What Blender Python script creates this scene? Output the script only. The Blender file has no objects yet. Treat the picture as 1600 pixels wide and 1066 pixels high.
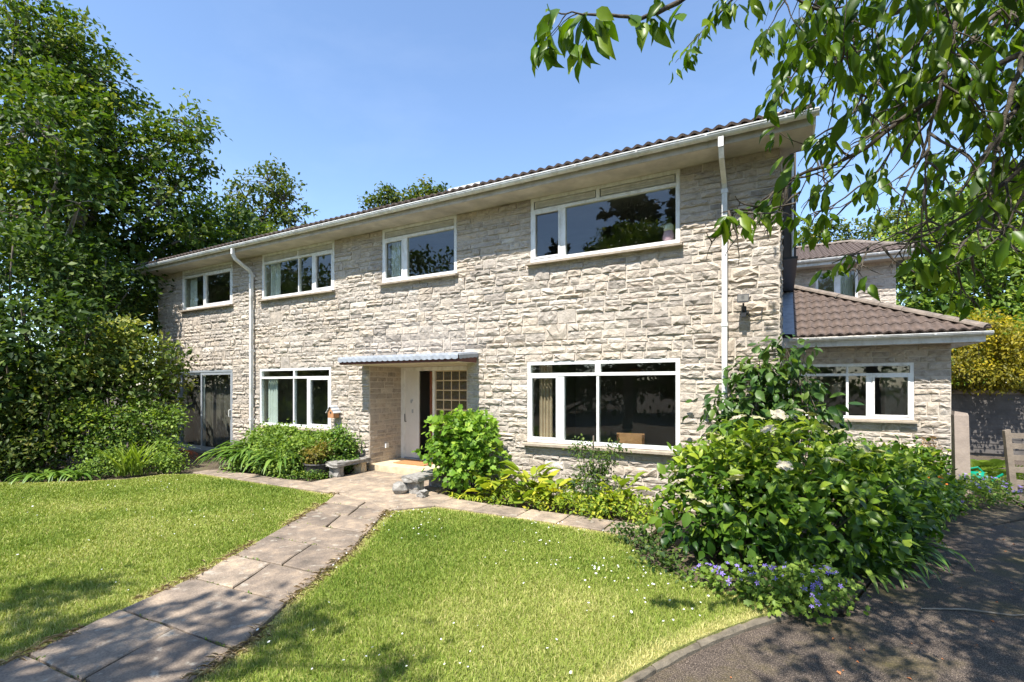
import bpy, bmesh, math, random
import numpy as np
from mathutils import Vector, Matrix, noise

R = math.radians
random.seed(7)
rng = np.random.default_rng(11)
sc = bpy.context.scene
C = sc.collection

# ------------------------------------------------------------------ camera, sky, sun, exposure
CAM = np.array([0.022, -7.309, 1.75])
YAW = R(28.98)
FWD = np.array([-math.sin(YAW), math.cos(YAW), 0.0])
RGT = np.array([math.cos(YAW), math.sin(YAW), 0.0])
cam_d = bpy.data.cameras.new('camera')
cam = bpy.data.objects.new('camera', cam_d)
C.objects.link(cam)
cam.location = CAM
cam.rotation_euler = (R(90), 0, YAW)
cam_d.sensor_width = 36
cam_d.lens = 17.1
cam_d.shift_y = 0.0431
cam_d.clip_start = 0.05
cam_d.clip_end = 2000
sc.camera = cam

SUN_EL = R(58)
SUN_AZ = R(181.5)            # clockwise from +Y: the sun stands behind the camera, square to the facade
world = bpy.data.worlds.new('World')
sc.world = world
world.use_nodes = True
nt = world.node_tree
bg = nt.nodes['Background']
sky = nt.nodes.new('ShaderNodeTexSky')
sky.sky_type = 'NISHITA'
sky.sun_disc = False
sky.sun_elevation = SUN_EL
sky.sun_rotation = SUN_AZ
sky.altitude = 100
sky.air_density = 1.0
sky.dust_density = 0.3
sky.ozone_density = 3.0
tcw = nt.nodes.new('ShaderNodeTexCoord')
mpw = nt.nodes.new('ShaderNodeMapping'); mpw.inputs['Scale'].default_value = (1.6, 3.2, 6.0); mpw.inputs['Rotation'].default_value = (0.3, 0.5, 0.4)
nzw = nt.nodes.new('ShaderNodeTexNoise'); nzw.inputs['Scale'].default_value = 1.3; nzw.inputs['Detail'].default_value = 7; nzw.inputs['Roughness'].default_value = 0.6
rpw = nt.nodes.new('ShaderNodeValToRGB'); rpw.color_ramp.elements[0].position = 0.5; rpw.color_ramp.elements[1].position = 0.85
rpw.color_ramp.elements[1].color = (0.045, 0.045, 0.045, 1)
mxw = nt.nodes.new('ShaderNodeMix'); mxw.data_type = 'RGBA'
mxw.inputs[7].default_value = (6.0, 6.4, 7.0, 1)
nt.links.new(tcw.outputs['Generated'], mpw.inputs[0]); nt.links.new(mpw.outputs[0], nzw.inputs[0]); nt.links.new(nzw.outputs[0], rpw.inputs[0])
nt.links.new(rpw.outputs[0], mxw.inputs[0]); nt.links.new(sky.outputs[0], mxw.inputs[6])
nt.links.new(mxw.outputs[2], bg.inputs[0])
bg.inputs[1].default_value = 0.138

sun_d = bpy.data.lights.new('sun', 'SUN')
sun_d.energy = 4.4
sun_d.angle = R(0.53)
sun_d.color = (1.0, 0.955, 0.88)
sun = bpy.data.objects.new('sun', sun_d)
C.objects.link(sun)
to_sun = Vector((math.sin(SUN_AZ) * math.cos(SUN_EL), math.cos(SUN_AZ) * math.cos(SUN_EL), math.sin(SUN_EL)))
sun.rotation_euler = to_sun.to_track_quat('Z', 'Y').to_euler()
sun.location = to_sun * 60

vs = sc.view_settings
vs.view_transform = 'Standard'
vs.look = 'None'
vs.exposure = 1.15
vs.gamma = 1.0
vs.use_curve_mapping = False
sc.cycles.max_bounces = 8
sc.cycles.transparent_max_bounces = 12

# ------------------------------------------------------------------ helpers
WL = {}


def wl(o):
    return WL.get(o.name, Vector((0, 0, 0))) if o else Vector((0, 0, 0))


def tag(o, label=None, cat=None, group=None, kind=None):
    if label: o['label'] = label
    if cat: o['category'] = cat
    if group: o['group'] = group
    if kind: o['kind'] = kind
    return o


def thing(name, label, cat, loc=(0, 0, 0), rotz=0.0, group=None):
    o = bpy.data.objects.new(name, None)
    o.empty_display_size = 0.2
    C.objects.link(o)
    o.location = loc
    o.rotation_euler = (0, 0, rotz)
    WL[o.name] = Vector(loc)
    return tag(o, label, cat, group)


def link(name, me, parent=None, loc=(0, 0, 0)):
    o = bpy.data.objects.new(name, me)
    C.objects.link(o)
    o.location = loc
    if parent:
        o.parent = parent
        WL[o.name] = wl(parent) + Vector(loc)
    else:
        WL[o.name] = Vector(loc)
    return o


class MB:
    def __init__(s):
        s.v = []; s.f = []; s.t = []

    def add(s, vs_, fs, tint=None):
        n = len(s.v)
        s.v += [tuple(p) for p in vs_]
        s.f += [tuple(i + n for i in f) for f in fs]
        if tint is not None: s.t += [tint] * len(vs_)
        return s

    def box(s, x0, x1, y0, y1, z0, z1, tint=None):
        return s.add([(x0, y0, z0), (x1, y0, z0), (x1, y1, z0), (x0, y1, z0), (x0, y0, z1), (x1, y0, z1), (x1, y1, z1), (x0, y1, z1)],
                     [(0, 3, 2, 1), (4, 5, 6, 7), (0, 1, 5, 4), (1, 2, 6, 5), (2, 3, 7, 6), (3, 0, 4, 7)], tint)

    def prism(s, poly, a0, a1, axis='x'):
        n = len(poly)
        if axis == 'x':
            P = [(a0, p, q) for p, q in poly] + [(a1, p, q) for p, q in poly]
        elif axis == 'y':
            P = [(p, a0, q) for p, q in poly] + [(p, a1, q) for p, q in poly]
        else:
            P = [(p, q, a0) for p, q in poly] + [(p, q, a1) for p, q in poly]
        F = [tuple(range(n))[::-1], tuple(range(n, 2 * n))] + [(i, (i + 1) % n, n + (i + 1) % n, n + i) for i in range(n)]
        return s.add(P, F)

    def tube(s, pts, rad, seg=6, cap=True):
        pts = [Vector(p) for p in pts]
        if not hasattr(rad, '__len__'): rad = [rad] * len(pts)
        n0 = len(s.v)
        up = None
        for i, p in enumerate(pts):
            d = (pts[min(i + 1, len(pts) - 1)] - pts[max(i - 1, 0)])
            if d.length < 1e-6: d = Vector((0, 0, 1))
            d.normalize()
            if up is None:
                up = d.orthogonal().normalized()
            else:
                up = (up - d * up.dot(d))
                if up.length < 1e-4: up = d.orthogonal()
                up.normalize()
            w = d.cross(up)
            for k in range(seg):
                a = 2 * math.pi * k / seg
                s.v.append(tuple(p + (up * math.cos(a) + w * math.sin(a)) * rad[i]))
        for i in range(len(pts) - 1):
            for k in range(seg):
                a = n0 + i * seg + k; b = n0 + i * seg + (k + 1) % seg
                s.f.append((a, b, b + seg, a + seg))
        if cap:
            s.f.append(tuple(n0 + k for k in range(seg))[::-1])
            m = n0 + (len(pts) - 1) * seg
            s.f.append(tuple(m + k for k in range(seg)))
        return s

    def mesh(s, name, mat, off=(0, 0, 0), smooth=False):
        me = bpy.data.meshes.new(name)
        o = Vector(off)
        me.from_pydata([(x - o.x, y - o.y, z - o.z) for x, y, z in s.v], [], s.f)
        if s.t and len(s.t) == len(s.v):
            a = me.attributes.new('tint', 'FLOAT', 'POINT')
            a.data.foreach_set('value', s.t)
        if smooth:
            me.polygons.foreach_set('use_smooth', [True] * len(me.polygons))
        if mat: me.materials.append(mat)
        return me

    def build(s, name, mat, parent=None, smooth=False, local=False, loc=None):
        off = (0, 0, 0) if local else tuple(wl(parent))
        if loc is not None:
            off = tuple(Vector(off) + Vector(loc) - (wl(parent) if not local else Vector()))
            return link(name, s.mesh(name, mat, off=loc, smooth=smooth), parent, tuple(Vector(loc) - wl(parent)))
        return link(name, s.mesh(name, mat, off=off, smooth=smooth), parent)


def np_mesh(name, V, F, mat, tint=None, smooth=False):
    me = bpy.data.meshes.new(name)
    V = np.ascontiguousarray(V, dtype=np.float32); F = np.ascontiguousarray(F, dtype=np.int32)
    k = F.shape[1]
    me.vertices.add(len(V)); me.vertices.foreach_set('co', V.ravel())
    me.loops.add(F.size); me.loops.foreach_set('vertex_index', F.ravel())
    me.polygons.add(len(F))
    me.polygons.foreach_set('loop_start', np.arange(0, F.size, k, dtype=np.int32))
    if smooth: me.polygons.foreach_set('use_smooth', np.ones(len(F), dtype=bool))
    if tint is not None:
        a = me.attributes.new('tint', 'FLOAT', 'POINT')
        a.data.foreach_set('value', np.ascontiguousarray(tint, dtype=np.float32))
    me.materials.append(mat)
    me.update(calc_edges=True)
    return me


def unit(a):
    return a / np.maximum(np.linalg.norm(a, axis=-1, keepdims=True), 1e-8)


# ------------------------------------------------------------------ materials
def new_mat(name):
    m = bpy.data.materials.new(name)
    m.use_nodes = True
    t = m.node_tree
    return m, t, t.nodes['Principled BSDF'], t.nodes['Material Output']


def N(t, kind, **kw):
    n = t.nodes.new(kind)
    for k, v in kw.items():
        if k in n.inputs: n.inputs[k].default_value = v
        else: setattr(n, k, v)
    return n


def ramp(t, stops, fac=None):
    r = t.nodes.new('ShaderNodeValToRGB')
    els = r.color_ramp.elements
    while len(els) < len(stops): els.new(0.5)
    for e, (p, c) in zip(els, stops):
        e.position = p; e.color = (*c, 1) if len(c) == 3 else c
    if fac is not None: t.links.new(fac, r.inputs[0])
    return r


def mixc(t, fac, a, b, mode='MIX'):
    m = t.nodes.new('ShaderNodeMix'); m.data_type = 'RGBA'; m.blend_type = mode
    for sock, val in ((m.inputs[0], fac), (m.inputs[6], a), (m.inputs[7], b)):
        if hasattr(val, 'is_linked') or hasattr(val, 'links'): t.links.new(val, sock)
        else: sock.default_value = val if not isinstance(val, tuple) else (*val, 1)[:4]
    return m.outputs[2]


def simple(name, col, rough=0.6, noise_amt=0.15, scale=6.0, bump=0.0, metal=0.0, bscale=None, spec=0.5, grime=0.0):
    m, t, b, o = new_mat(name)
    tc = N(t, 'ShaderNodeTexCoord')
    n = N(t, 'ShaderNodeTexNoise', Scale=scale, Detail=6.0, Roughness=0.6)
    t.links.new(tc.outputs['Object'], n.inputs['Vector'])
    d = tuple(max(0, c * (1 - noise_amt)) for c in col); l = tuple(min(1, c * (1 + noise_amt)) for c in col)
    r = ramp(t, [(0.3, d), (0.7, l)], n.outputs[0])
    col_out = r.outputs[0]
    if grime:
        mp = N(t, 'ShaderNodeMapping'); mp.inputs['Scale'].default_value = (2.2, 2.2, 1.1)
        t.links.new(tc.outputs['Object'], mp.inputs[0])
        ng = N(t, 'ShaderNodeTexNoise', Scale=3.0, Detail=9.0, Roughness=0.72)
        t.links.new(mp.outputs[0], ng.inputs['Vector'])
        rg = ramp(t, [(0.36, (0.50, 0.46, 0.38)), (0.55, (1, 1, 1))], ng.outputs[0])
        col_out = mixc(t, grime, col_out, rg.outputs[0], 'MULTIPLY')
    t.links.new(col_out, b.inputs['Base Color'])
    b.inputs['Roughness'].default_value = rough
    b.inputs['Metallic'].default_value = metal
    b.inputs['Specular IOR Level'].default_value = spec
    if bump:
        n2 = N(t, 'ShaderNodeTexNoise', Scale=bscale or scale * 8, Detail=5.0)
        t.links.new(tc.outputs['Object'], n2.inputs['Vector'])
        bp = N(t, 'ShaderNodeBump', Strength=bump, Distance=0.01)
        t.links.new(n2.outputs[0], bp.inputs['Height'])
        t.links.new(bp.outputs[0], b.inputs['Normal'])
    return m


def foliage(name, dark, mid, light, trans=0.38, rough=0.5, spec=0.25, tone=(1.22, 1.16, 0.85)):
    m, t, b, o = new_mat(name)
    a = N(t, 'ShaderNodeAttribute'); a.attribute_name = 'tint'
    dark, mid, light = [tuple(min(.9, c * k) for c, k in zip(q, tone)) for q in (dark, mid, light)]
    r = ramp(t, [(0.0, dark), (0.5, mid), (1.0, light)], a.outputs['Fac'])
    t.links.new(r.outputs[0], b.inputs['Base Color'])
    b.inputs['Roughness'].default_value = rough
    b.inputs['Specular IOR Level'].default_value = spec
    tr = N(t, 'ShaderNodeBsdfTranslucent')
    g = mixc(t, 1.0, r.outputs[0], (1.25, 1.3, 0.5, 1), 'MULTIPLY')
    t.links.new(g, tr.inputs[0])
    mx = N(t, 'ShaderNodeMixShader'); mx.inputs[0].default_value = trans
    t.links.new(b.outputs[0], mx.inputs[1]); t.links.new(tr.outputs[0], mx.inputs[2])
    t.links.new(mx.outputs[0], o.inputs[0])
    return m


def stone_mat():
    m, t, b, o = new_mat('limestone')
    tc = N(t, 'ShaderNodeTexCoord')
    a = N(t, 'ShaderNodeAttribute'); a.attribute_name = 'tint'
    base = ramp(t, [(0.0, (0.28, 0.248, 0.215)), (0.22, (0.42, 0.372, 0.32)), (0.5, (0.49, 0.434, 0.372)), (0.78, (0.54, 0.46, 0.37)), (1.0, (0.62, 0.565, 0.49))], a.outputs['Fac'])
    n = N(t, 'ShaderNodeTexNoise', Scale=9.0, Detail=8.0, Roughness=0.65)
    t.links.new(tc.outputs['Object'], n.inputs['Vector'])
    r = ramp(t, [(0.28, (0.62, 0.60, 0.58)), (0.5, (1, 1, 1)), (0.75, (1.12, 1.1, 1.06))], n.outputs[0])
    c1 = mixc(t, 1.0, base.outputs[0], r.outputs[0], 'MULTIPLY')
    n3 = N(t, 'ShaderNodeTexNoise', Scale=70.0, Detail=3.0)
    t.links.new(tc.outputs['Object'], n3.inputs['Vector'])
    r3 = ramp(t, [(0.30, (0.6, 0.58, 0.56)), (0.45, (1, 1, 1))], n3.outputs[0])
    c2 = mixc(t, 0.6, c1, r3.outputs[0], 'MULTIPLY')
    # broad weather stains
    n4 = N(t, 'ShaderNodeTexNoise', Scale=0.9, Detail=4.0)
    t.links.new(tc.outputs['Object'], n4.inputs['Vector'])
    r4 = ramp(t, [(0.35, (0.84, 0.83, 0.83)), (0.6, (1.0, 1.0, 1.0))], n4.outputs[0])
    c3 = mixc(t, 1.0, c2, r4.outputs[0], 'MULTIPLY')
    t.links.new(c3, b.inputs['Base Color'])
    b.inputs['Roughness'].default_value = 0.9
    b.inputs['Specular IOR Level'].default_value = 0.2
    n2 = N(t, 'ShaderNodeTexNoise', Scale=28.0, Detail=8.0, Roughness=0.7)
    t.links.new(tc.outputs['Object'], n2.inputs['Vector'])
    bp = N(t, 'ShaderNodeBump', Strength=0.9, Distance=0.018)
    t.links.new(n2.outputs[0], bp.inputs['Height'])
    t.links.new(bp.outputs[0], b.inputs['Normal'])
    return m


def glass_mat(name='window_glass', tint=(0.86, 0.9, 0.88), ior=1.85):
    m, t, b, o = new_mat(name)
    t.nodes.remove(b)
    tr = N(t, 'ShaderNodeBsdfTransparent'); tr.inputs[0].default_value = (*tint, 1)
    gl = N(t, 'ShaderNodeBsdfGlossy'); gl.inputs['Roughness'].default_value = 0.0
    tc = N(t, 'ShaderNodeTexCoord')
    n = N(t, 'ShaderNodeTexNoise', Scale=1.1, Detail=1.0)
    t.links.new(tc.outputs['Object'], n.inputs['Vector'])
    bp = N(t, 'ShaderNodeBump', Strength=0.05, Distance=0.05)
    t.links.new(n.outputs[0], bp.inputs['Height'])
    t.links.new(bp.outputs[0], gl.inputs['Normal'])
    fr = N(t, 'ShaderNodeFresnel', IOR=ior)
    mx = N(t, 'ShaderNodeMixShader')
    geo = N(t, 'ShaderNodeNewGeometry')
    inv = N(t, 'ShaderNodeMath', operation='SUBTRACT'); inv.inputs[0].default_value = 1.0
    t.links.new(geo.outputs['Backfacing'], inv.inputs[1])
    mul = N(t, 'ShaderNodeMath', operation='MULTIPLY')
    t.links.new(fr.outputs[0], mul.inputs[0]); t.links.new(inv.outputs[0], mul.inputs[1])
    t.links.new(mul.outputs[0], mx.inputs[0]); t.links.new(tr.outputs[0], mx.inputs[1]); t.links.new(gl.outputs[0], mx.inputs[2])
    t.links.new(mx.outputs[0], o.inputs[0])
    return m


M = {}
M['stone'] = stone_mat()
M['mortar'] = simple('lime_mortar', (0.56, 0.50, 0.42), 0.95, 0.12, 20, 0.5)
M['white'] = simple('white_paint', (0.80, 0.80, 0.78), 0.4, 0.05, 4, grime=.45)
M['door_white'] = simple('door_paint', (0.72, 0.70, 0.67), 0.45, 0.04, 4, grime=.12)
M['cream'] = simple('cream_paint', (0.66, 0.60, 0.48), 0.5, 0.08, 5, grime=.4)
M['beige'] = simple('weathered_window_paint', (0.66, 0.63, 0.55), 0.6, 0.15, 8)
M['pvc'] = simple('white_plastic', (0.70, 0.70, 0.68), 0.35, 0.10, 2.5, grime=.5)
M['fascia'] = simple('fascia_paint', (0.46, 0.42, 0.36), 0.6, 0.12, 5, grime=.45)
M['soffit'] = simple('soffit_board', (0.50, 0.45, 0.395), 0.7, 0.3, 2.2, 0.2)
M['sill'] = simple('sill_stone', (0.33, 0.275, 0.21), 0.85, 0.25, 12, 0.4)
M['tile'] = simple('concrete_roof_tile', (0.098, 0.070, 0.055), 0.9, 0.6, 7, 0.6, bscale=60)
M['ridge'] = simple('ridge_mortar', (0.19, 0.155, 0.125), 0.95, 0.4, 9, 0.6)
M['lead'] = simple('lead_flashing', (0.29, 0.315, 0.35), 0.55, 0.2, 9, 0.2)
M['brown'] = simple('brown_cladding', (0.085, 0.072, 0.06), 0.7, 0.2, 3)
M['alu'] = simple('grey_aluminium', (0.42, 0.45, 0.49), 0.35, 0.08, 5, metal=0.4)
M['room'] = simple('room_plaster', (0.38, 0.35, 0.31), 0.9, 0.1, 2)
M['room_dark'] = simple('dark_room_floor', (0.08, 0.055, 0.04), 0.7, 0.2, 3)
M['glass'] = glass_mat()
M['curtain'] = simple('pale_curtain', (0.72, 0.72, 0.68), 0.9, 0.08, 3)
M['curtain_warm'] = simple('tan_curtain', (0.50, 0.36, 0.25), 0.9, 0.15, 5)
M['block_glass'] = simple('glass_block_face', (0.07, 0.055, 0.035), 0.08, 0.5, 22, 0.4, bscale=30)
M['grout'] = simple('block_grout', (0.62, 0.50, 0.34), 0.8, 0.1, 6)
M['oak'] = simple('red_brown_door', (0.20, 0.065, 0.03), 0.45, 0.3, 8)
M['step'] = simple('sandstone_step', (0.58, 0.46, 0.30), 0.85, 0.2, 8, 0.4)
M['mat'] = simple('coir', (0.42, 0.20, 0.08), 0.95, 0.3, 40, 0.6)
M['redtrim'] = simple('dark_red_trim', (0.12, 0.04, 0.03), 0.7, 0.3, 10)
M['timber'] = simple('weathered_timber', (0.20, 0.16, 0.12), 0.9, 0.3, 6, 0.5)
M['timber_pale'] = simple('pale_timber_post', (0.31, 0.25, 0.205), 0.9, 0.2, 5, 0.4)
M['bark'] = simple('bark', (0.10, 0.08, 0.06), 0.95, 0.4, 9, 0.8)
M['bark_pale'] = simple('cherry_bark', (0.085, 0.07, 0.052), 0.9, 0.7, 22, 0.6)
M['bark_grey'] = simple('grey_bark', (0.22, 0.19, 0.15), 0.95, 0.35, 10, 0.5)
M['stem'] = simple('green_stem', (0.12, 0.14, 0.04), 0.8, 0.3, 9)
M['old_stone'] = simple('lichened_stone', (0.25, 0.235, 0.21), 0.95, 0.45, 14, 0.9, bscale=40)
M['pot'] = simple('dark_pot', (0.055, 0.05, 0.05), 0.6, 0.3, 8, 0.2)
M['black'] = simple('black_plastic', (0.03, 0.03, 0.032), 0.4, 0.2, 6)
M['lamp_glass'] = simple('lamp_lens', (0.09, 0.085, 0.07), 0.5, 0.1, 6)
M['shed'] = simple('dark_stained_boards', (0.085, 0.075, 0.068), 0.8, 0.3, 5, 0.3)
M['moss'] = simple('mossy_felt', (0.055, 0.05, 0.02), 1.0, 0.6, 12, 1.0)
M['pink'] = simple('pink_glaze', (0.72, 0.42, 0.50), 0.3, 0.05, 4)
M['ivory'] = simple('ivory_glaze', (0.80, 0.72, 0.56), 0.3, 0.05, 4)
M['orange'] = simple('birdhouse_wood', (0.42, 0.20, 0.09), 0.8, 0.2, 9)
M['teal'] = simple('green_plastic', (0.0, 0.25, 0.15), 0.35, 0.1, 6)
M['rust_leaf'] = simple('rusty_dead_fronds', (0.42, 0.15, 0.05), 0.9, 0.3, 10)

L_SYC = foliage('sycamore_leaf', (0.018, 0.042, 0.008), (0.07, 0.128, 0.02), (0.19, 0.215, 0.045))
L_SYC2 = foliage('sycamore_leaf_far', (0.02, 0.045, 0.012), (0.075, 0.115, 0.022), (0.19, 0.18, 0.05))
L_DARK = foliage('dark_shrub_leaf', (0.012, 0.030, 0.009), (0.045, 0.088, 0.019), (0.13, 0.18, 0.04))
L_ELA = foliage('silver_shrub_leaf', (0.035, 0.07, 0.015), (0.115, 0.165, 0.04), (0.40, 0.40, 0.15))
L_LOW = foliage('border_leaf', (0.025, 0.06, 0.012), (0.075, 0.15, 0.026), (0.22, 0.27, 0.05))
L_AGA = foliage('agapanthus_leaf', (0.025, 0.065, 0.012), (0.085, 0.17, 0.03), (0.20, 0.30, 0.07), trans=0.25, rough=0.38, spec=0.4)
L_GER = foliage('geranium_leaf', (0.045, 0.095, 0.02), (0.14, 0.23, 0.05), (0.28, 0.37, 0.09))
L_CUR = foliage('currant_leaf', (0.05, 0.11, 0.015), (0.14, 0.27, 0.04), (0.30, 0.42, 0.08))
L_HOS = foliage('yellow_green_leaf', (0.07, 0.14, 0.02), (0.20, 0.28, 0.035), (0.46, 0.44, 0.06))
L_HYD = foliage('hydrangea_leaf', (0.02, 0.06, 0.010), (0.085, 0.17, 0.022), (0.26, 0.34, 0.04), rough=0.4, spec=0.35)
L_CLI = foliage('climber_leaf', (0.02, 0.055, 0.016), (0.06, 0.13, 0.035), (0.15, 0.22, 0.05), rough=0.4, spec=0.35)
L_ROSE = foliage('rose_leaf', (0.02, 0.05, 0.018), (0.06, 0.11, 0.03), (0.14, 0.19, 0.05))
L_FERN = foliage('fern_frond', (0.08, 0.14, 0.02), (0.19, 0.28, 0.045), (0.36, 0.42, 0.08))
L_GOLD = foliage('golden_leaf', (0.07, 0.075, 0.012), (0.22, 0.20, 0.022), (0.46, 0.36, 0.03))
L_RT = foliage('right_tree_leaf', (0.025, 0.06, 0.012), (0.11, 0.19, 0.035), (0.30, 0.35, 0.07))
L_CHE = foliage('cherry_leaf', (0.03, 0.07, 0.006), (0.075, 0.155, 0.010), (0.17, 0.26, 0.02), trans=0.5, rough=0.38, spec=0.4)
L_CON = foliage('conifer_needles', (0.012, 0.022, 0.012), (0.025, 0.042, 0.02), (0.05, 0.075, 0.03), trans=0.1, tone=(1, 1, 1))
L_POT = foliage('pot_plant_leaf', (0.06, 0.05, 0.015), (0.15, 0.16, 0.035), (0.30, 0.18, 0.05))
L_GRASS = foliage('grass_blade', (0.105, 0.18, 0.02), (0.27, 0.335, 0.055), (0.58, 0.52, 0.22), trans=0.25, rough=0.6, spec=0.2, tone=(1, 1, 1))
L_WHITE = foliage('white_petal', (0.7, 0.7, 0.66), (0.8, 0.8, 0.78), (0.85, 0.85, 0.82), trans=0.2, tone=(1, 1, 1))
L_PURP = foliage('violet_petal', (0.20, 0.14, 0.52), (0.30, 0.22, 0.66), (0.45, 0.36, 0.75), trans=0.2, tone=(1, 1, 1))
L_CORY = foliage('cream_floret', (0.28, 0.29, 0.11), (0.42, 0.40, 0.20), (0.50, 0.43, 0.37), trans=0.2, tone=(1, 1, 1))
L_ORNG = foliage('orange_flower', (0.55, 0.12, 0.01), (0.7, 0.2, 0.02), (0.8, 0.35, 0.05), trans=0.2, tone=(1, 1, 1))

# ------------------------------------------------------------------ leaf templates: +Y along the leaf, +Z its face
T_DIA = (np.array([(0, 0, 0), (-0.30, 0.45, 0.07), (0.30, 0.45, 0.07), (0, 1, -0.10)], float), np.array([(0, 2, 3), (0, 3, 1)]))
T_OVAL = (np.array([(0, 0, 0), (-0.20, 0.22, 0.04), (0.02, 0.28, 0), (0.20, 0.22, 0.04), (-0.27, 0.52, 0.05), (0, 0.55, -0.01), (0.27, 0.52, 0.05),
                    (-0.15, 0.80, 0.0), (0, 0.82, -0.05), (0.15, 0.80, 0.0), (0, 1.0, -0.13)], float),
          np.array([(0, 2, 1), (0, 3, 2), (1, 2, 5), (1, 5, 4), (2, 3, 6), (2, 6, 5), (4, 5, 8), (4, 8, 7), (5, 6, 9), (5, 9, 8), (7, 8, 10), (8, 9, 10)]))
T_CHE = (T_OVAL[0] * np.array([0.74, 1, 1.3]) + np.array([(0, 0, 0)]), T_OVAL[1])


def _lobed():
    P = [(0, 0.05, 0)]
    ang = [(-150, .30), (-115, .42), (-85, .33), (-55, .52), (-25, .36), (0, .60), (25, .36), (55, .52), (85, .33), (115, .42), (150, .30)]
    V = [(0, 0.42, -0.03)]
    for a, r in ang:
        V.append((math.sin(R(a)) * r, 0.42 + math.cos(R(a)) * r, 0.05 if abs(a) % 30 else 0.0))
    V.append((0, 0.05, 0))
    n = len(V)
    F = [(0, i + 1, i) for i in range(1, n - 1)] + [(0, 1, n - 1)]
    return np.array(V, float), np.array(F)


T_LOB = _lobed()


def frame_of(d, n):
    d = unit(d)
    n = n - d * np.sum(d * n, axis=1, keepdims=True)
    n = unit(n)
    x = np.cross(d, n)
    return x, d, n


def leaf_arrays(pos, d, n, size, tmpl, tint):
    V0, F0 = tmpl
    x, y, z = frame_of(d, n)
    s = size[:, None, None]
    wv = rng.uniform(.72, 1.22, len(pos))[:, None, None]; cv = rng.uniform(.2, 2.6, len(pos))[:, None, None] if len(V0) < 13 else 1.0
    V = pos[:, None, :] + s * (wv * V0[None, :, 0:1] * x[:, None, :] + V0[None, :, 1:2] * y[:, None, :] + cv * V0[None, :, 2:3] * z[:, None, :])
    k = len(V0)
    F = F0[None] + (np.arange(len(pos)) * k)[:, None, None]
    return V.reshape(-1, 3), F.reshape(-1, F0.shape[1]), np.repeat(tint, k)


def leaf_mesh(name, mat, pos, d, n, size, tmpl, tint, off=(0, 0, 0)):
    V, F, T = leaf_arrays(pos - np.array(off), d, n, size, tmpl, tint)
    return np_mesh(name, V, F, mat, T)


def leaf_parts(parent, mat, pos, d, n, size, tmpl, tint, nparts, rest_name, prefer=None, name='leaf'):
    curl = tmpl is T_OVAL or tmpl is T_CHE or tmpl is T_LOB
    """the leaves that show largest become objects of their own (shared meshes), the rest one joined part"""
    o0 = np.array(wl(parent))
    v = pos - CAM
    zc = v @ FWD
    px = (v @ RGT) / np.maximum(zc, .05)
    vis = (zc > 0.3) & (np.abs(px) < 1.1)
    score = np.where(vis, size / np.maximum(zc, .3), 0) + (prefer if prefer is not None else 0) * vis
    order = np.argsort(-score)
    big = order[:nparts]; rest = order[nparts:]
    variants = []
    for q in range(6):
        me = np_mesh(name, tmpl[0], tmpl[1], mat, np.full(len(tmpl[0]), q / 5.0))
        variants.append(me)
    x, y, z = frame_of(d[big], n[big])
    for j, i in enumerate(big):
        ob = bpy.data.objects.new(name, variants[int(np.clip(round(tint[i] * 5), 0, 5))])
        s = size[i]; sx = s * rng.uniform(.75, 1.2); sz = s * (rng.uniform(.3, 2.4) if curl else 1.0)
        mw = Matrix(((x[j][0] * sx, y[j][0] * s, z[j][0] * sz, pos[i][0] - o0[0]),
                     (x[j][1] * sx, y[j][1] * s, z[j][1] * sz, pos[i][1] - o0[1]),
                     (x[j][2] * sx, y[j][2] * s, z[j][2] * sz, pos[i][2] - o0[2]), (0, 0, 0, 1)))
        ob.matrix_basis = mw
        ob.parent = parent
        C.objects.link(ob)
    if len(rest):
        me = leaf_mesh(rest_name, mat, pos[rest], d[rest], n[rest], size[rest], tmpl, tint[rest], off=o0)
        r = link(rest_name, me, parent)
        r['kind'] = 'stuff'


def rnd_unit(k):
    return unit(rng.normal(size=(k, 3)))


def crown(lobes, nclus, per, spread, leaf, droop=0.25, shell=0.45, up=0.15, jit=0.35, zsq=0.6, newgrowth=0.04):
    L = np.array(lobes, float)
    w = L[:, 3] ** 2; w /= w.sum()
    idx = rng.choice(len(L), nclus, p=w)
    u = rnd_unit(nclus); u[:, 2] += up; u = unit(u)
    rr = L[idx, 3] * (shell + (1.04 - shell) * rng.random(nclus) ** 0.6)
    cen = L[idx, :3] + u * rr[:, None]
    ctint = rng.normal(0, 0.16, nclus)
    ii = np.repeat(np.arange(nclus), per)
    k = len(ii)
    pos = cen[ii] + rng.normal(size=(k, 3)) * np.array([spread, spread, spread * zsq])
    out = unit(pos - L[idx[ii], :3])
    d = unit(out * 0.7 + rng.normal(size=(k, 3)) * 0.7 + np.array([0, 0, -droop]))
    n = unit(rng.normal(size=(k, 3)) * jit + out * 0.5 + np.array([0, -0.15, 0.75]))
    size = leaf * np.clip(rng.normal(1, 0.22, k), 0.5, 1.6)
    tint = np.clip(0.42 + ctint[ii] + rng.normal(0, 0.17, k), 0, 1)
    zz = pos[:, 2]; tint = np.clip(tint + newgrowth * (zz - zz.mean()) / (zz.std() + .01), 0, 1)
    keep = pos[:, 2] > 0.02
    return pos[keep], d[keep], n[keep], size[keep], tint[keep], cen, L[idx, :3]


def limb_path(a, b, sag=0.12, k=5):
    a = Vector(a); b = Vector(b)
    L = (b - a).length
    off = Vector((random.uniform(-1, 1), random.uniform(-1, 1), random.uniform(0, 1))) * L * sag
    return [a.lerp(b, t) + off * math.sin(math.pi * t) + Vector((random.uniform(-1, 1), random.uniform(-1, 1), random.uniform(-1, 1))) * L * 0.015 * (0 < t < 1)
            for t in [i / k for i in range(k + 1)]]


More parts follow.
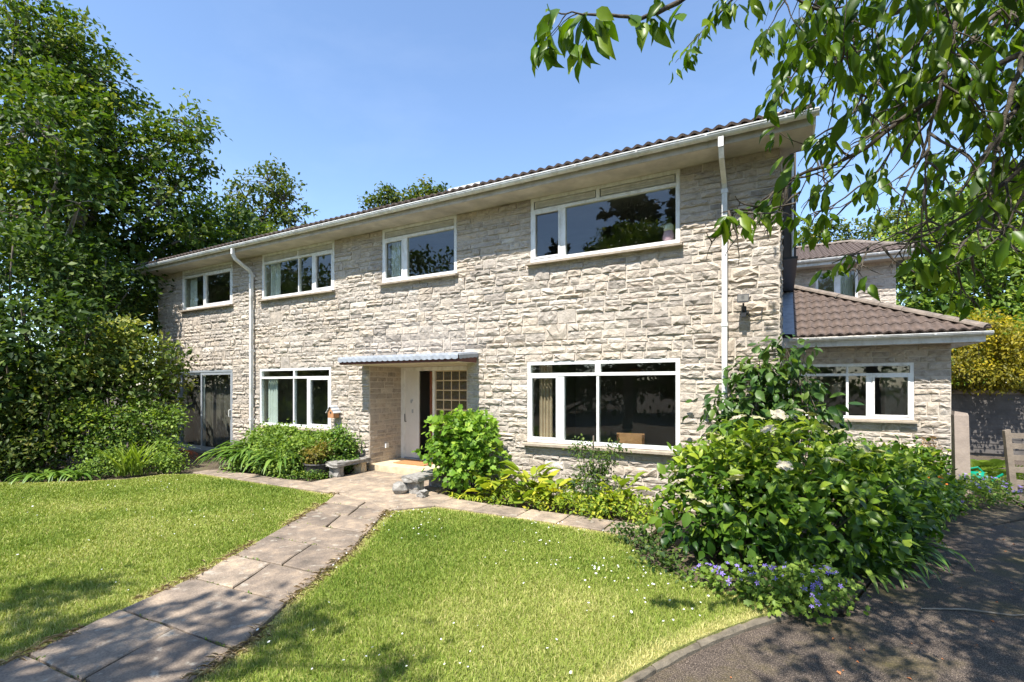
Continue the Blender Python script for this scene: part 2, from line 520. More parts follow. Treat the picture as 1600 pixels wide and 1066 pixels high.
def tree(name, label, base, lobes, mat, nclus, per, spread, leaf, trunk_r=0.2, bark=None, tmpl=T_DIA, group=None, cat='tree',
         fork=0.45, twigs=60, twig_r=0.012, lean=None, part='trunk', **kw):
    t = thing(name, label, cat, base, 0, group)
    L = np.array(lobes, float)
    top = L[:, :3].mean(axis=0)
    zmax = (L[:, 2] + L[:, 3]).max()
    b = Vector(base)
    mb = MB()
    fz = b.z + (zmax - b.z) * fork
    fx = Vector((b.x * 0.5 + top[0] * 0.5, b.y * 0.5 + top[1] * 0.5, fz)) if lean is None else Vector(lean)
    p = limb_path(b, fx, 0.05, 6)
    mb.tube(p, [trunk_r * (1.25 if i == 0 else 1 - 0.07 * i) for i in range(7)], 8)
    for l in L:
        st = p[random.randint(3, 6)]
        q = limb_path(st, l[:3], 0.12, 6)
        r0 = trunk_r * random.uniform(0.3, 0.5)
        mb.tube(q, [r0 * (1 - 0.13 * i) for i in range(7)], 6)
    pos, d, n, size, tint, cen, lc = crown(lobes, nclus, per, spread, leaf, **kw)
    for i in rng.choice(len(cen), min(twigs, len(cen)), replace=False):
        q = limb_path(lc[i], cen[i], 0.15, 4)
        mb.tube(q, [twig_r * (1.6 - 0.3 * k) for k in range(5)], 4)
    mb.build(part, bark or M['bark'], t, smooth=True)
    me = leaf_mesh('crown', mat, pos, d, n, size, tmpl, tint, off=base)
    link('crown' if part == 'trunk' else 'foliage', me, t)
    return t


# ================================================================== GROUND
def poly_obj(name, pts, z, mat, parent=None, kind='structure', skirt=0.0):
    bm = bmesh.new()
    vsb = [bm.verts.new((x, y, z)) for x, y in pts]
    f = bm.faces.new(vsb)
    bm.normal_update()
    if f.normal.z < 0: f.normal_flip()
    if skirt:
        low = [bm.verts.new((x, y, z - skirt)) for x, y in pts]
        for i in range(len(pts)):
            j = (i + 1) % len(pts)
            bm.faces.new((vsb[i], vsb[j], low[j], low[i]))
    bmesh.ops.triangulate(bm, faces=bm.faces[:])
    bmesh.ops.recalc_face_normals(bm, faces=bm.faces[:])
    me = bpy.data.meshes.new(name)
    bm.to_mesh(me); bm.free()
    me.materials.append(mat)
    o = link(name, me, parent)
    if kind and not parent: o['kind'] = kind
    return o


def ground_mat():
    m, t, b, o = new_mat('bed_soil')
    tc = N(t, 'ShaderNodeTexCoord')
    n = N(t, 'ShaderNodeTexNoise', Scale=2.5, Detail=8.0, Roughness=0.7)
    t.links.new(tc.outputs['Object'], n.inputs['Vector'])
    r = ramp(t, [(0.3, (0.045, 0.032, 0.02)), (0.55, (0.10, 0.075, 0.045)), (0.75, (0.09, 0.10, 0.035))], n.outputs[0])
    t.links.new(r.outputs[0], b.inputs['Base Color'])
    b.inputs['Roughness'].default_value = 0.95
    n2 = N(t, 'ShaderNodeTexNoise', Scale=30.0, Detail=6.0)
    t.links.new(tc.outputs['Object'], n2.inputs['Vector'])
    bp = N(t, 'ShaderNodeBump', Strength=0.8, Distance=0.03)
    t.links.new(n2.outputs[0], bp.inputs['Height']); t.links.new(bp.outputs[0], b.inputs['Normal'])
    return m


def lawn_mat():
    m, t, b, o = new_mat('lawn_turf')
    tc = N(t, 'ShaderNodeTexCoord')
    n = N(t, 'ShaderNodeTexNoise', Scale=1.6, Detail=6.0, Roughness=0.65)
    t.links.new(tc.outputs['Object'], n.inputs['Vector'])
    r = ramp(t, [(0.3, (0.14, 0.17, 0.035)), (0.55, (0.23, 0.24, 0.06)), (0.75, (0.36, 0.32, 0.13))], n.outputs[0])
    n2 = N(t, 'ShaderNodeTexNoise', Scale=45.0, Detail=4.0)
    t.links.new(tc.outputs['Object'], n2.inputs['Vector'])
    r2 = ramp(t, [(0.3, (0.55, 0.55, 0.5)), (0.65, (1.1, 1.1, 1.0))], n2.outputs[0])
    t.links.new(mixc(t, 1.0, r.outputs[0], r2.outputs[0], 'MULTIPLY'), b.inputs['Base Color'])
    b.inputs['Roughness'].default_value = 0.95
    bp = N(t, 'ShaderNodeBump', Strength=0.7, Distance=0.02)
    t.links.new(n2.outputs[0], bp.inputs['Height']); t.links.new(bp.outputs[0], b.inputs['Normal'])
    return m


def asphalt_mat():
    m, t, b, o = new_mat('old_asphalt')
    tc = N(t, 'ShaderNodeTexCoord')
    n = N(t, 'ShaderNodeTexNoise', Scale=130.0, Detail=3.0)
    t.links.new(tc.outputs['Object'], n.inputs['Vector'])
    r = ramp(t, [(0.32, (0.022, 0.016, 0.012)), (0.5, (0.066, 0.049, 0.037)), (0.66, (0.24, 0.19, 0.15))], n.outputs[0])
    n1 = N(t, 'ShaderNodeTexNoise', Scale=1.3, Detail=6.0, Roughness=0.65)
    t.links.new(tc.outputs['Object'], n1.inputs['Vector'])
    moss = ramp(t, [(0.50, (0, 0, 0)), (0.66, (1, 1, 1))], n1.outputs[0])
    n3 = N(t, 'ShaderNodeTexNoise', Scale=60.0, Detail=3.0)
    t.links.new(tc.outputs['Object'], n3.inputs['Vector'])
    rm = ramp(t, [(0.35, (0.04, 0.034, 0.012)), (0.65, (0.11, 0.085, 0.03))], n3.outputs[0])
    n5 = N(t, 'ShaderNodeTexNoise', Scale=2.6, Detail=8.0, Roughness=0.7)
    t.links.new(tc.outputs['Object'], n5.inputs['Vector'])
    r5 = ramp(t, [(0.32, (0.45, 0.42, 0.38)), (0.5, (0.95, 0.93, 0.9)), (0.7, (1.25, 1.2, 1.15))], n5.outputs[0])
    ca = mixc(t, 1.0, r.outputs[0], r5.outputs[0], 'MULTIPLY')
    vo = N(t, 'ShaderNodeTexVoronoi', Scale=1.1); vo.feature = 'DISTANCE_TO_EDGE'
    wv = mixc(t, 0.12, tc.outputs['Object'], n5.outputs[1])
    t.links.new(wv, vo.inputs['Vector'])
    rc = ramp(t, [(0.0, (0.25, 0.22, 0.18)), (0.006, (1, 1, 1))], vo.outputs['Distance'])
    ca = mixc(t, 0.8, ca, rc.outputs[0], 'MULTIPLY')
    t.links.new(mixc(t, moss.outputs[0], ca, rm.outputs[0]), b.inputs['Base Color'])
    b.inputs['Roughness'].default_value = 0.9
    bp = N(t, 'ShaderNodeBump', Strength=0.7, Distance=0.006)
    t.links.new(n.outputs[0], bp.inputs['Height']); t.links.new(bp.outputs[0], b.inputs['Normal'])
    return m


def slab_mat():
    m, t, b, o = new_mat('paving_stone')
    tc = N(t, 'ShaderNodeTexCoord')
    a = N(t, 'ShaderNodeAttribute'); a.attribute_name = 'tint'
    base = ramp(t, [(0.0, (0.21, 0.168, 0.13)), (0.5, (0.285, 0.228, 0.175)), (1.0, (0.38, 0.305, 0.225))], a.outputs['Fac'])
    n = N(t, 'ShaderNodeTexNoise', Scale=3.5, Detail=9.0, Roughness=0.7)
    t.links.new(tc.outputs['Object'], n.inputs['Vector'])
    r = ramp(t, [(0.32, (0.50, 0.50, 0.50)), (0.5, (0.92, 0.90, 0.88)), (0.66, (1.45, 1.38, 1.25))], n.outputs[0])
    c = mixc(t, 1.0, base.outputs[0], r.outputs[0], 'MULTIPLY')
    n2 = N(t, 'ShaderNodeTexNoise', Scale=9.0, Detail=3.0)
    t.links.new(tc.outputs['Object'], n2.inputs['Vector'])
    li = ramp(t, [(0.61, (0, 0, 0)), (0.69, (1, 1, 1))], n2.outputs[0])
    lif = N(t, 'ShaderNodeMath', operation='MULTIPLY'); lif.inputs[1].default_value = .55
    t.links.new(li.outputs[0], lif.inputs[0])
    c = mixc(t, lif.outputs[0], c, (0.46, 0.42, 0.34, 1))
    n3 = N(t, 'ShaderNodeTexNoise', Scale=90.0, Detail=4.0)
    t.links.new(tc.outputs['Object'], n3.inputs['Vector'])
    r3 = ramp(t, [(0.3, (0.6, 0.58, 0.56)), (0.6, (1.05, 1.05, 1.05))], n3.outputs[0])
    c = mixc(t, 0.8, c, r3.outputs[0], 'MULTIPLY')
    t.links.new(c, b.inputs['Base Color'])
    b.inputs['Roughness'].default_value = 0.9
    bp = N(t, 'ShaderNodeBump', Strength=0.6, Distance=0.006)
    t.links.new(n3.outputs[0], bp.inputs['Height']); t.links.new(bp.outputs[0], b.inputs['Normal'])
    return m


M['ground'] = ground_mat(); M['lawn'] = lawn_mat(); M['asphalt'] = asphalt_mat(); M['slab'] = slab_mat()
M['joint'] = simple('joint_earth', (0.13, 0.115, 0.05), 0.95, 0.5, 15, 0.6)
M['kerb'] = simple('kerb_concrete', (0.15, 0.125, 0.09), 0.95, 0.45, 12, 0.6)

poly_obj('ground', [(-500, -500), (500, -500), (500, 500), (-500, 500)], -0.10, M['ground'])
poly_obj('flower_bed', [(-17, -4.6), (-10.6, -3.6), (-9.9, -1.45), (-7.0, -1.3), (-4.7, -1.2), (-1.0, -1.2), (-1.2, -2.4), (-0.3, -2.95), (0.45, -2.6), (0.8, -1.6), (1.5, -0.1), (3.0, 2.0), (3.4, 4.6), (-17, 4.6)], -0.046, M['ground'], skirt=.08)
path_left = [(-4.05, -6.9), (-4.22, -6.14), (-4.40, -5.68), (-4.63, -4.87), (-5.05, -3.99), (-5.51, -3.06), (-5.93, -2.29), (-6.20, -1.84)]
path_right = [(-2.75, -6.6), (-3.02, -5.71), (-3.12, -5.3), (-3.48, -4.68), (-3.73, -4.11), (-3.95, -3.6), (-4.50, -2.68), (-4.74, -2.27)]
kerb_line = [(-1.9, -7.2), (-1.15, -5.3), (-0.84, -4.51), (-0.61, -3.98), (-0.38, -3.56), (-0.11, -3.14), (0.12, -2.86)]
lawn_left = [(-4.12, -9)] + path_left + [(-6.4, -1.92), (-9.9, -1.92), (-10.5, -2.3), (-10.6, -2.9), (-11.1, -3.4), (-12.3, -4.2), (-15, -5.2), (-19, -6.5), (-19, -9)]
lawn_right = [(-2.4, -9)] + path_right + [(-4.3, -1.75), (-3.7, -1.72), (-2.6, -1.68), (-2.0, -1.72), (-1.5, -1.75), (-1.25, -2.35), (-0.75, -2.72), (0.05, -2.92)] + [(x + 0.004, y) for x, y in kerb_line[::-1]] + [(-2.3, -9)]
poly_obj('lawn', lawn_left, 0.0, M['lawn'], skirt=.09)
poly_obj('lawn', lawn_right, 0.0, M['lawn'], skirt=.09)
poly_obj('driveway', kerb_line + [(0.45, -2.75), (0.8, -1.65), (1.45, -0.2), (2.2, 0.9), (3.2, 2.1), (3.3, 9.5), (9.5, 9.5), (14, 3), (14, -9), (-2.6, -9)], -0.055, M['asphalt'])

# kerb edging pieces
kerb = poly_obj('kerb', [(kerb_line[0][0] - .03, kerb_line[0][1]), (kerb_line[0][0] + .03, kerb_line[0][1]), (kerb_line[0][0], kerb_line[0][1] + .05)], -0.05, M['kerb'])


def resample(pts, step):
    P = [Vector((*p, 0)) for p in pts]
    out = [P[0]]; acc = 0
    for a, b in zip(P, P[1:]):
        L = (b - a).length
        k = max(1, int(L / step * 4))
        for i in range(1, k + 1):
            q = a.lerp(b, i / k)
            if (q - out[-1]).length >= step: out.append(q)
    return out


kp = resample(kerb_line, 0.45)
for a, b in zip(kp, kp[1:]):
    d = (b - a).normalized(); w = Vector((-d.y, d.x, 0)) * 0.042
    a2 = a + d * 0.006; b2 = b - d * 0.006
    z0, z1 = -0.09, -0.012 + random.uniform(-.008, .008)
    mb = MB(); ks = 5
    for i in range(ks):
        p = a2.lerp(b2, i / (ks - 1))
        j = [random.uniform(-.007, .007) for _ in range(4)]
        mb.v += [tuple(p + w * 1.0 + Vector((0, 0, z0))), tuple(p + w * (1 + j[0] * 5) + Vector((0, 0, z1 - .012 + j[1]))), tuple(p + w * .6 + Vector((0, 0, z1 + j[2]))),
                 tuple(p - w * .6 + Vector((0, 0, z1 + j[3]))), tuple(p - w * (1 + j[1] * 5) + Vector((0, 0, z1 - .015 + j[0]))), tuple(p - w + Vector((0, 0, z0)))]
    for i in range(ks - 1):
        for q in range(6):
            mb.f.append((i * 6 + q, i * 6 + (q + 1) % 6, i * 6 + 6 + (q + 1) % 6, i * 6 + 6 + q))
    mb.f += [tuple(range(6))[::-1], tuple((ks - 1) * 6 + q for q in range(6))]
    mb.build('kerb_stone', M['kerb'], kerb)

# ------------------------------------------------------------------ paving
path = poly_obj('garden_path', [(x + .05, y) for x, y in path_left] + [(-6.5, -1.92), (-10.2, -1.95), (-10.3, -1.45), (-7.4, -1.35), (-7.3, -0.02), (-4.95, -0.02), (-4.95, -1.2), (-1.3, -1.22), (-1.3, -1.68), (-4.6, -1.75)] + [(x - .05, y) for x, y in path_right[::-1]], -0.006, M['joint'])


def slab(poly, ztop, tint):
    """one flagstone from a ground polygon: rough edge, worn arris"""
    n0 = len(poly)
    P = []
    for i in range(n0):
        a = Vector((*poly[i], 0)); b = Vector((*poly[(i + 1) % n0], 0))
        k = max(1, int((b - a).length / 0.16))
        for j in range(k):
            q = a.lerp(b, j / k)
            P.append(q + Vector((random.uniform(-.008, .008), random.uniform(-.008, .008), 0)))
    c = sum(P, Vector()) / len(P)
    n = len(P)
    tx, ty = random.uniform(-.006, .006), random.uniform(-.006, .006)
    def zt(q): return ztop + (q.x - c.x) * tx + (q.y - c.y) * ty
    V = [(q.x, q.y, -0.05) for q in P] + [(q.x, q.y, zt(q) - 0.008) for q in P]
    for q in P:
        i = q + (c - q) * (0.012 / max((c - q).length, .05))
        V.append((i.x, i.y, zt(i)))
    V.append((c.x, c.y, zt(c)))
    F = []
    for i in range(n):
        j = (i + 1) % n
        F += [(i, j, n + j, n + i), (n + i, n + j, 2 * n + j, 2 * n + i), (2 * n + i, 2 * n + j, 3 * n)]
    mb = MB(); mb.add(V, F, tint)
    return mb.build('paving_slab', M['slab'], path)


def lerp_poly(P, t):
    s = t * (len(P) - 1); i = min(int(s), len(P) - 2); f = s - i
    return (P[i][0] + (P[i + 1][0] - P[i][0]) * f, P[i][1] + (P[i + 1][1] - P[i][1]) * f)


def inset(poly, g=0.009):
    cx = sum(p[0] for p in poly) / len(poly); cy = sum(p[1] for p in poly) / len(poly)
    out = []
    for x, y in poly:
        L = math.hypot(cx - x, cy - y)
        out.append((x + (cx - x) * g / L, y + (cy - y) * g / L))
    return out


def L2(a, b, t): return (a[0] + (b[0] - a[0]) * t, a[1] + (b[1] - a[1]) * t)


def at_y(P, y):
    for (x1, y1), (x2, y2) in zip(P, P[1:]):
        if y1 <= y <= y2: return (x1 + (x2 - x1) * (y - y1) / (y2 - y1), y)
    return P[0] if y < P[0][1] else P[-1]


ys_ = [-6.58, -6.05, -5.45, -4.84, -4.30, -3.74, -3.22, -2.74, -2.30]
for i in range(len(ys_) - 1):
    y0, y1 = ys_[i], ys_[i + 1]
    a0, a1 = at_y(path_left, y0 - .03), at_y(path_left, y1 - .03)
    b0, b1 = at_y(path_right, y0 + .06), at_y(path_right, y1 + .06)
    m0 = 0.5 + random.uniform(-.08, .08)
    if i in (2, 5):
        slab(inset([a0, b0, b1, a1], 0.014), 0.02, .25 + .3 * random.random())
    else:
        slab(inset([a0, L2(a0, b0, m0), L2(a1, b1, m0), a1], 0.014), 0.018 + random.uniform(-.004, .006), random.random() * .8)
        slab(inset([L2(a0, b0, m0), b0, b1, L2(a1, b1, m0)], 0.014), 0.018 + random.uniform(-.004, .006), random.random() * .8)
a0, b0 = at_y(path_left, -2.33), at_y(path_right, -2.28)
slab(inset([a0, L2(a0, b0, .55), (-5.4, -1.97), (-6.2, -1.88)], .014), .02, .7)
slab(inset([L2(a0, b0, .55), b0, (-4.8, -2.19), (-5.4, -1.99)], .014), .018, .6)
# apron before the porch
for poly in ([(-7.32, -0.06), (-6.15, -0.06), (-6.15, -1.02), (-7.32, -0.98)], [(-6.15, -0.06), (-4.95, -0.06), (-4.95, -1.0), (-6.15, -1.02)],
             [(-7.3, -0.98), (-6.15, -1.02), (-6.17, -1.84), (-7.35, -1.9)], [(-6.15, -1.02), (-5.0, -1.0), (-4.72, -2.2), (-6.17, -1.86)],
             [(-5.0, -1.0), (-4.4, -1.15), (-4.35, -1.72), (-4.74, -2.2)]):
    slab(inset(poly, .01), 0.021, 0.55 + random.random() * .4)
xs = [-10.25, -9.5, -8.85, -8.1, -7.35]
for a, b in zip(xs, xs[1:]):
    slab(inset([(a, -1.92), (b, -1.90), (b, -1.42), (a, -1.5)], .01), 0.018, 0.3 + random.random() * .5)
xs = [-4.38, -3.72, -3.05, -2.45, -1.85, -1.3]
for a, b in zip(xs, xs[1:]):
    slab(inset([(a, -1.70), (b, -1.68), (b, -1.24), (a, -1.22)], .01), 0.018, 0.5 + random.random() * .5)

# ================================================================== HOUSE
house = thing('stone_house', 'two storey coursed limestone house with white windows, long eaves and a porch', 'house', (-7.8, 0, 0))
HX0, HX1 = -15.65, 0.0
SOF = 4.87
EXT_Y, EXT_X1 = 4.2, 2.70
REAR_Y, REAR_X1 = 8.3, 2.58


class Open:
    def __init__(s, x0, x1, z0, z1): s.x0, s.x1, s.z0, s.z1 = x0, x1, z0, z1


op_main = [Open(-14.36, -12.06, 3.80, SOF), Open(-10.86, -8.39, 3.80, SOF), Open(-7.00, -5.18, 3.80, SOF), Open(-3.66, -1.26, 3.80, SOF),
           Open(-14.62, -12.06, 0.0, 2.14), Open(-10.95, -8.49, 0.80, 2.14), Open(-3.72, -1.26, 0.80, 2.14), Open(-7.36, -4.95, 0.0, 2.14)]
op_ext = [Open(0.12, 2.17, 1.10, 2.17)]
op_rear = [Open(0.84, 1.78, 3.55, 4.84)]


def wall_backing(x0, x1, z0, z1, ops, y, th):
    xs_ = sorted({x0, x1} | {o.x0 for o in ops} | {o.x1 for o in ops})
    zs_ = sorted({z0, z1} | {o.z0 for o in ops} | {o.z1 for o in ops})
    mb = MB()
    for xa, xb in zip(xs_, xs_[1:]):
        for za, zb in zip(zs_, zs_[1:]):
            cx, cz = (xa + xb) / 2, (za + zb) / 2
            if any(o.x0 < cx < o.x1 and o.z0 < cz < o.z1 for o in ops): continue
            mb.add([(xa, y, za), (xb, y, za), (xb, y, zb), (xa, y, zb)], [(0, 1, 2, 3)])
            mb.add([(xa, y + th, za), (xb, y + th, za), (xb, y + th, zb), (xa, y + th, zb)], [(3, 2, 1, 0)])
    for o in ops:
        mb.add([(o.x0, y, o.z0), (o.x0, y, o.z1), (o.x0, y + th, o.z1), (o.x0, y + th, o.z0)], [(0, 1, 2, 3)])
        mb.add([(o.x1, y, o.z0), (o.x1, y, o.z1), (o.x1, y + th, o.z1), (o.x1, y + th, o.z0)], [(3, 2, 1, 0)])
        mb.add([(o.x0, y, o.z0), (o.x1, y, o.z0), (o.x1, y + th, o.z0), (o.x0, y + th, o.z0)], [(0, 1, 2, 3)])
        mb.add([(o.x0, y, o.z1), (o.x1, y, o.z1), (o.x1, y + th, o.z1), (o.x0, y + th, o.z1)], [(3, 2, 1, 0)])
    for xa in (x0, x1):
        mb.add([(xa, y, z0), (xa, y + th, z0), (xa, y + th, z1), (xa, y, z1)], [(0, 1, 2, 3)])
    return mb


STONES = []      # (score, wall, verts, faces, tint)


def make_stone(u0, u1, z0, z1, to_world, wall, rough=1.0):
    g = 0.0065
    u0 += g; u1 -= g; z0 += g * random.uniform(.6, 1.2); z1 -= g * random.uniform(.6, 1.2)
    w, h = u1 - u0, z1 - z0
    if w < 0.03 or h < 0.02: return
    nu = max(3, min(8, int(round(w / 0.06)))); nz = 3 if h > .075 else 2
    base = (0.011 + 0.027 * random.random() ** 1.5) * rough
    tilt = random.uniform(-.012, .012) * rough
    ph = random.uniform(0, 90)
    V = []
    for j in range(nz + 1):
        for i in range(nu + 1):
            fu, fz = i / nu, j / nz
            edge = i in (0, nu) or j in (0, nz)
            ju = 0 if i in (0, nu) else random.uniform(-.3, .3) / nu
            jz = 0 if j in (0, nz) else random.uniform(-.3, .3) / nz
            if edge:
                d = base * random.uniform(0.25, 0.95)
                ju += (1 if i == 0 else -1 if i == nu else 0) * random.uniform(0, .007) / w
                jz += (1 if j == 0 else -1 if j == nz else 0) * random.uniform(0, .007) / h
            else:
                d = base * random.uniform(0.7, 1.2) + (random.uniform(-.009, .009) + .014 * noise.noise((ph + fu * w * 9, fz * h * 13, ph))) * rough
            d += tilt * (0.5 - fz)
            V.append((u0 + (fu + ju) * w, z0 + (fz + jz) * h, max(d, .004)))
    F = []
    for j in range(nz):
        for i in range(nu):
            a = j * (nu + 1) + i
            if random.random() < .5: F += [(a, a + 1, a + nu + 2), (a, a + nu + 2, a + nu + 1)]
            else: F += [(a, a + 1, a + nu + 1), (a + 1, a + nu + 2, a + nu + 1)]
    ring = [i for i in range(nu + 1)] + [(j + 1) * (nu + 1) - 1 for j in range(1, nz + 1)] + [nz * (nu + 1) + i for i in range(nu - 1, -1, -1)] + [j * (nu + 1) for j in range(nz - 1, 0, -1)]
    n = len(V)
    for i in ring:
        V.append((V[i][0], V[i][1], -0.004))
    m = len(ring)
    for k in range(m):
        a, b = ring[k], ring[(k + 1) % m]
        F.append((a, n + k, n + (k + 1) % m, b))
    W = [to_world(*p) for p in V]
    c = np.mean(np.array(W), axis=0)
    zc = float((c - CAM) @ FWD)
    tint = min(1, max(0, random.gauss(0.57, 0.19)))
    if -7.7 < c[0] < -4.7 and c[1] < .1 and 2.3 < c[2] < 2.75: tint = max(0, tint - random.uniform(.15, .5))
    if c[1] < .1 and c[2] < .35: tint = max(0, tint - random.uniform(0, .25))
    STONES.append((w * h / max(zc, .5) ** 2, wall, W, F, tint))


def lay_courses(x0, x1, z0, z1, ops, to_world, wall, hmin=0.078, hmax=0.14, wmin=0.17, wmax=0.48, rough=1.0):
    marks = sorted({z0, z1} | {o.z0 for o in ops if z0 < o.z0 < z1} | {o.z1 for o in ops if z0 < o.z1 < z1})
    cs = []
    for a, b in zip(marks, marks[1:]):
        z = a
        while b - z > 1e-6:
            h = random.uniform(hmin, hmax)
            if b - z - h < hmin * .9:
                h = b - z
                if h > hmax * 1.25: h = h / 2
            cs.append((z, z + h)); z += h
    blocked = []
    for ci, (za, zb) in enumerate(cs):
        zc = (za + zb) / 2
        blk = [(o.x0, o.x1) for o in ops if o.z0 < zc < o.z1] + [(a, b) for a, b, c in blocked if c == ci]
        blk.sort()
        free = []; x = x0
        for a, b in blk:
            if a > x: free.append((x, a))
            x = max(x, b)
        if x < x1: free.append((x, x1))
        for a, b in free:
            x = a
            while b - x > 1e-6:
                w = random.uniform(wmin, wmax) * (0.75 + 0.5 * random.random())
                if b - x - w < wmin * .8: w = b - x
                r = random.random()
                nxt = cs[ci + 1] if ci + 1 < len(cs) else None
                okj = nxt is not None and nxt[1] - za < 0.27 and w < .40 and abs(nxt[0] - zb) < 1e-6 and zb not in marks
                if okj and r < 0.035:
                    make_stone(x, x + w, za, nxt[1], to_world, wall, rough)
                    blocked.append((x, x + w, ci + 1))
                elif r > 0.91 and zb - za > 0.115:
                    zm = za + (zb - za) * random.uniform(.4, .6)
                    make_stone(x, x + w, za, zm, to_world, wall, rough); make_stone(x, x + w, zm, zb, to_world, wall, rough)
                else:
                    make_stone(x, x + w, za, zb, to_world, wall, rough)
                x += w


wall_main = wall_backing(HX0, HX1, -0.1, SOF + .1, op_main, 0.0, 0.24).build('wall', M['mortar'], house)
wall_main['label'] = 'rock faced limestone front wall'
lay_courses(HX0, HX1, -0.02, SOF, op_main, lambda u, z, d: (u, -d, z), wall_main)
# porch return wall (faces right)
PB = 0.95
mb = MB(); mb.box(-4.948, -4.7, 0.24, PB + .2, -0.05, 2.3); mb.build('porch_wall', M['mortar'], house)
mb = MB(); mb.box(-7.60, -7.362, 0.24, PB + .2, -0.05, 2.3)
wall_porch = mb.build('porch_wall', M['mortar'], house)
lay_courses(0.0, PB, 0.14, 2.14, [], lambda u, z, d: (-7.362 + d * .6, u, z), wall_porch, rough=0.6)
# right gable wall and left gable wall
mb = MB(); mb.box(-0.24, -0.002, 0.242, 7.8, -0.1, SOF + .6); mb.box(HX0 + .002, HX0 + .24, 0.242, 7.8, -0.1, SOF + .6); mb.box(HX0, 0, 7.8, 8.0, -.1, SOF + .5)
wall_gable = mb.build('gable_wall', M['mortar'], house)
lay_courses(0.0, 4.2, 2.0, SOF, [], lambda u, z, d: (d, u, z), wall_gable)
wall_ext = wall_backing(0.0, EXT_X1, -0.1, 2.55, op_ext, EXT_Y, 0.2).build('wall', M['mortar'], house)
lay_courses(0.0, EXT_X1, -0.02, 2.5, op_ext, lambda u, z, d: (u, EXT_Y - d, z), wall_ext)
mb = MB(); mb.box(EXT_X1 - .2, EXT_X1 - .001, EXT_Y + .2, 8, -.1, 2.55); mb.build('side_wall', M['mortar'], house)
wall_rear = wall_backing(0.0, REAR_X1, 2.0, 5.0, op_rear, REAR_Y, 0.2).build('wall', M['mortar'], house)
lay_courses(0.0, REAR_X1, 3.0, 4.95, op_rear, lambda u, z, d: (u, REAR_Y - d, z), wall_rear)
mb = MB(); mb.box(REAR_X1 - .2, REAR_X1 - .001, REAR_Y + .2, 13, -.1, 5.0); mb.build('side_wall', M['mortar'], house)

STONES.sort(key=lambda s: -s[0])
rest = {}
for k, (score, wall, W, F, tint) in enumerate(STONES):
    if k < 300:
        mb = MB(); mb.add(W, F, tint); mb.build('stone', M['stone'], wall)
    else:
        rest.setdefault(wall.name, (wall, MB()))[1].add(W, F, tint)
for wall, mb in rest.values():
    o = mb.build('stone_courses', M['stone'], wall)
    o['kind'] = 'stuff'

# ---- inside: floors, partitions, ceilings (dark rooms behind the glass)
mb = MB()
for xp in (-11.6, -7.75, -4.55): mb.box(xp, xp + .1, .26, 4.0, .1, SOF)
mb.box(HX0 + .3, -.3, 4.0, 4.1, .1, SOF)
mb.build('interior_wall', M['room'], house)
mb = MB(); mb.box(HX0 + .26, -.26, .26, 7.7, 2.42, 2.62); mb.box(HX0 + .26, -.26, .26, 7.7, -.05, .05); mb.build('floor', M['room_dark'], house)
mb = MB(); mb.box(HX0 + .26, -.26, .242, 7.7, SOF + .01, SOF + .06); mb.build('ceiling', M['room'], house)
mb = MB(); mb.box(0.02, EXT_X1 - .22, 7.4, 7.5, 0, 2.5); mb.box(0.02, EXT_X1 - .22, EXT_Y + .2, 7.5, 2.45, 2.5)
mb.build('interior_wall', M['room'], house)
mb = MB(); mb.box(0.02, EXT_X1 - .22, 12, 12.1, 2.6, 5); mb.box(0.02, EXT_X1 - .22, REAR_Y + .2, 12, 4.9, 4.95); mb.build('interior_wall', M['room'], house)


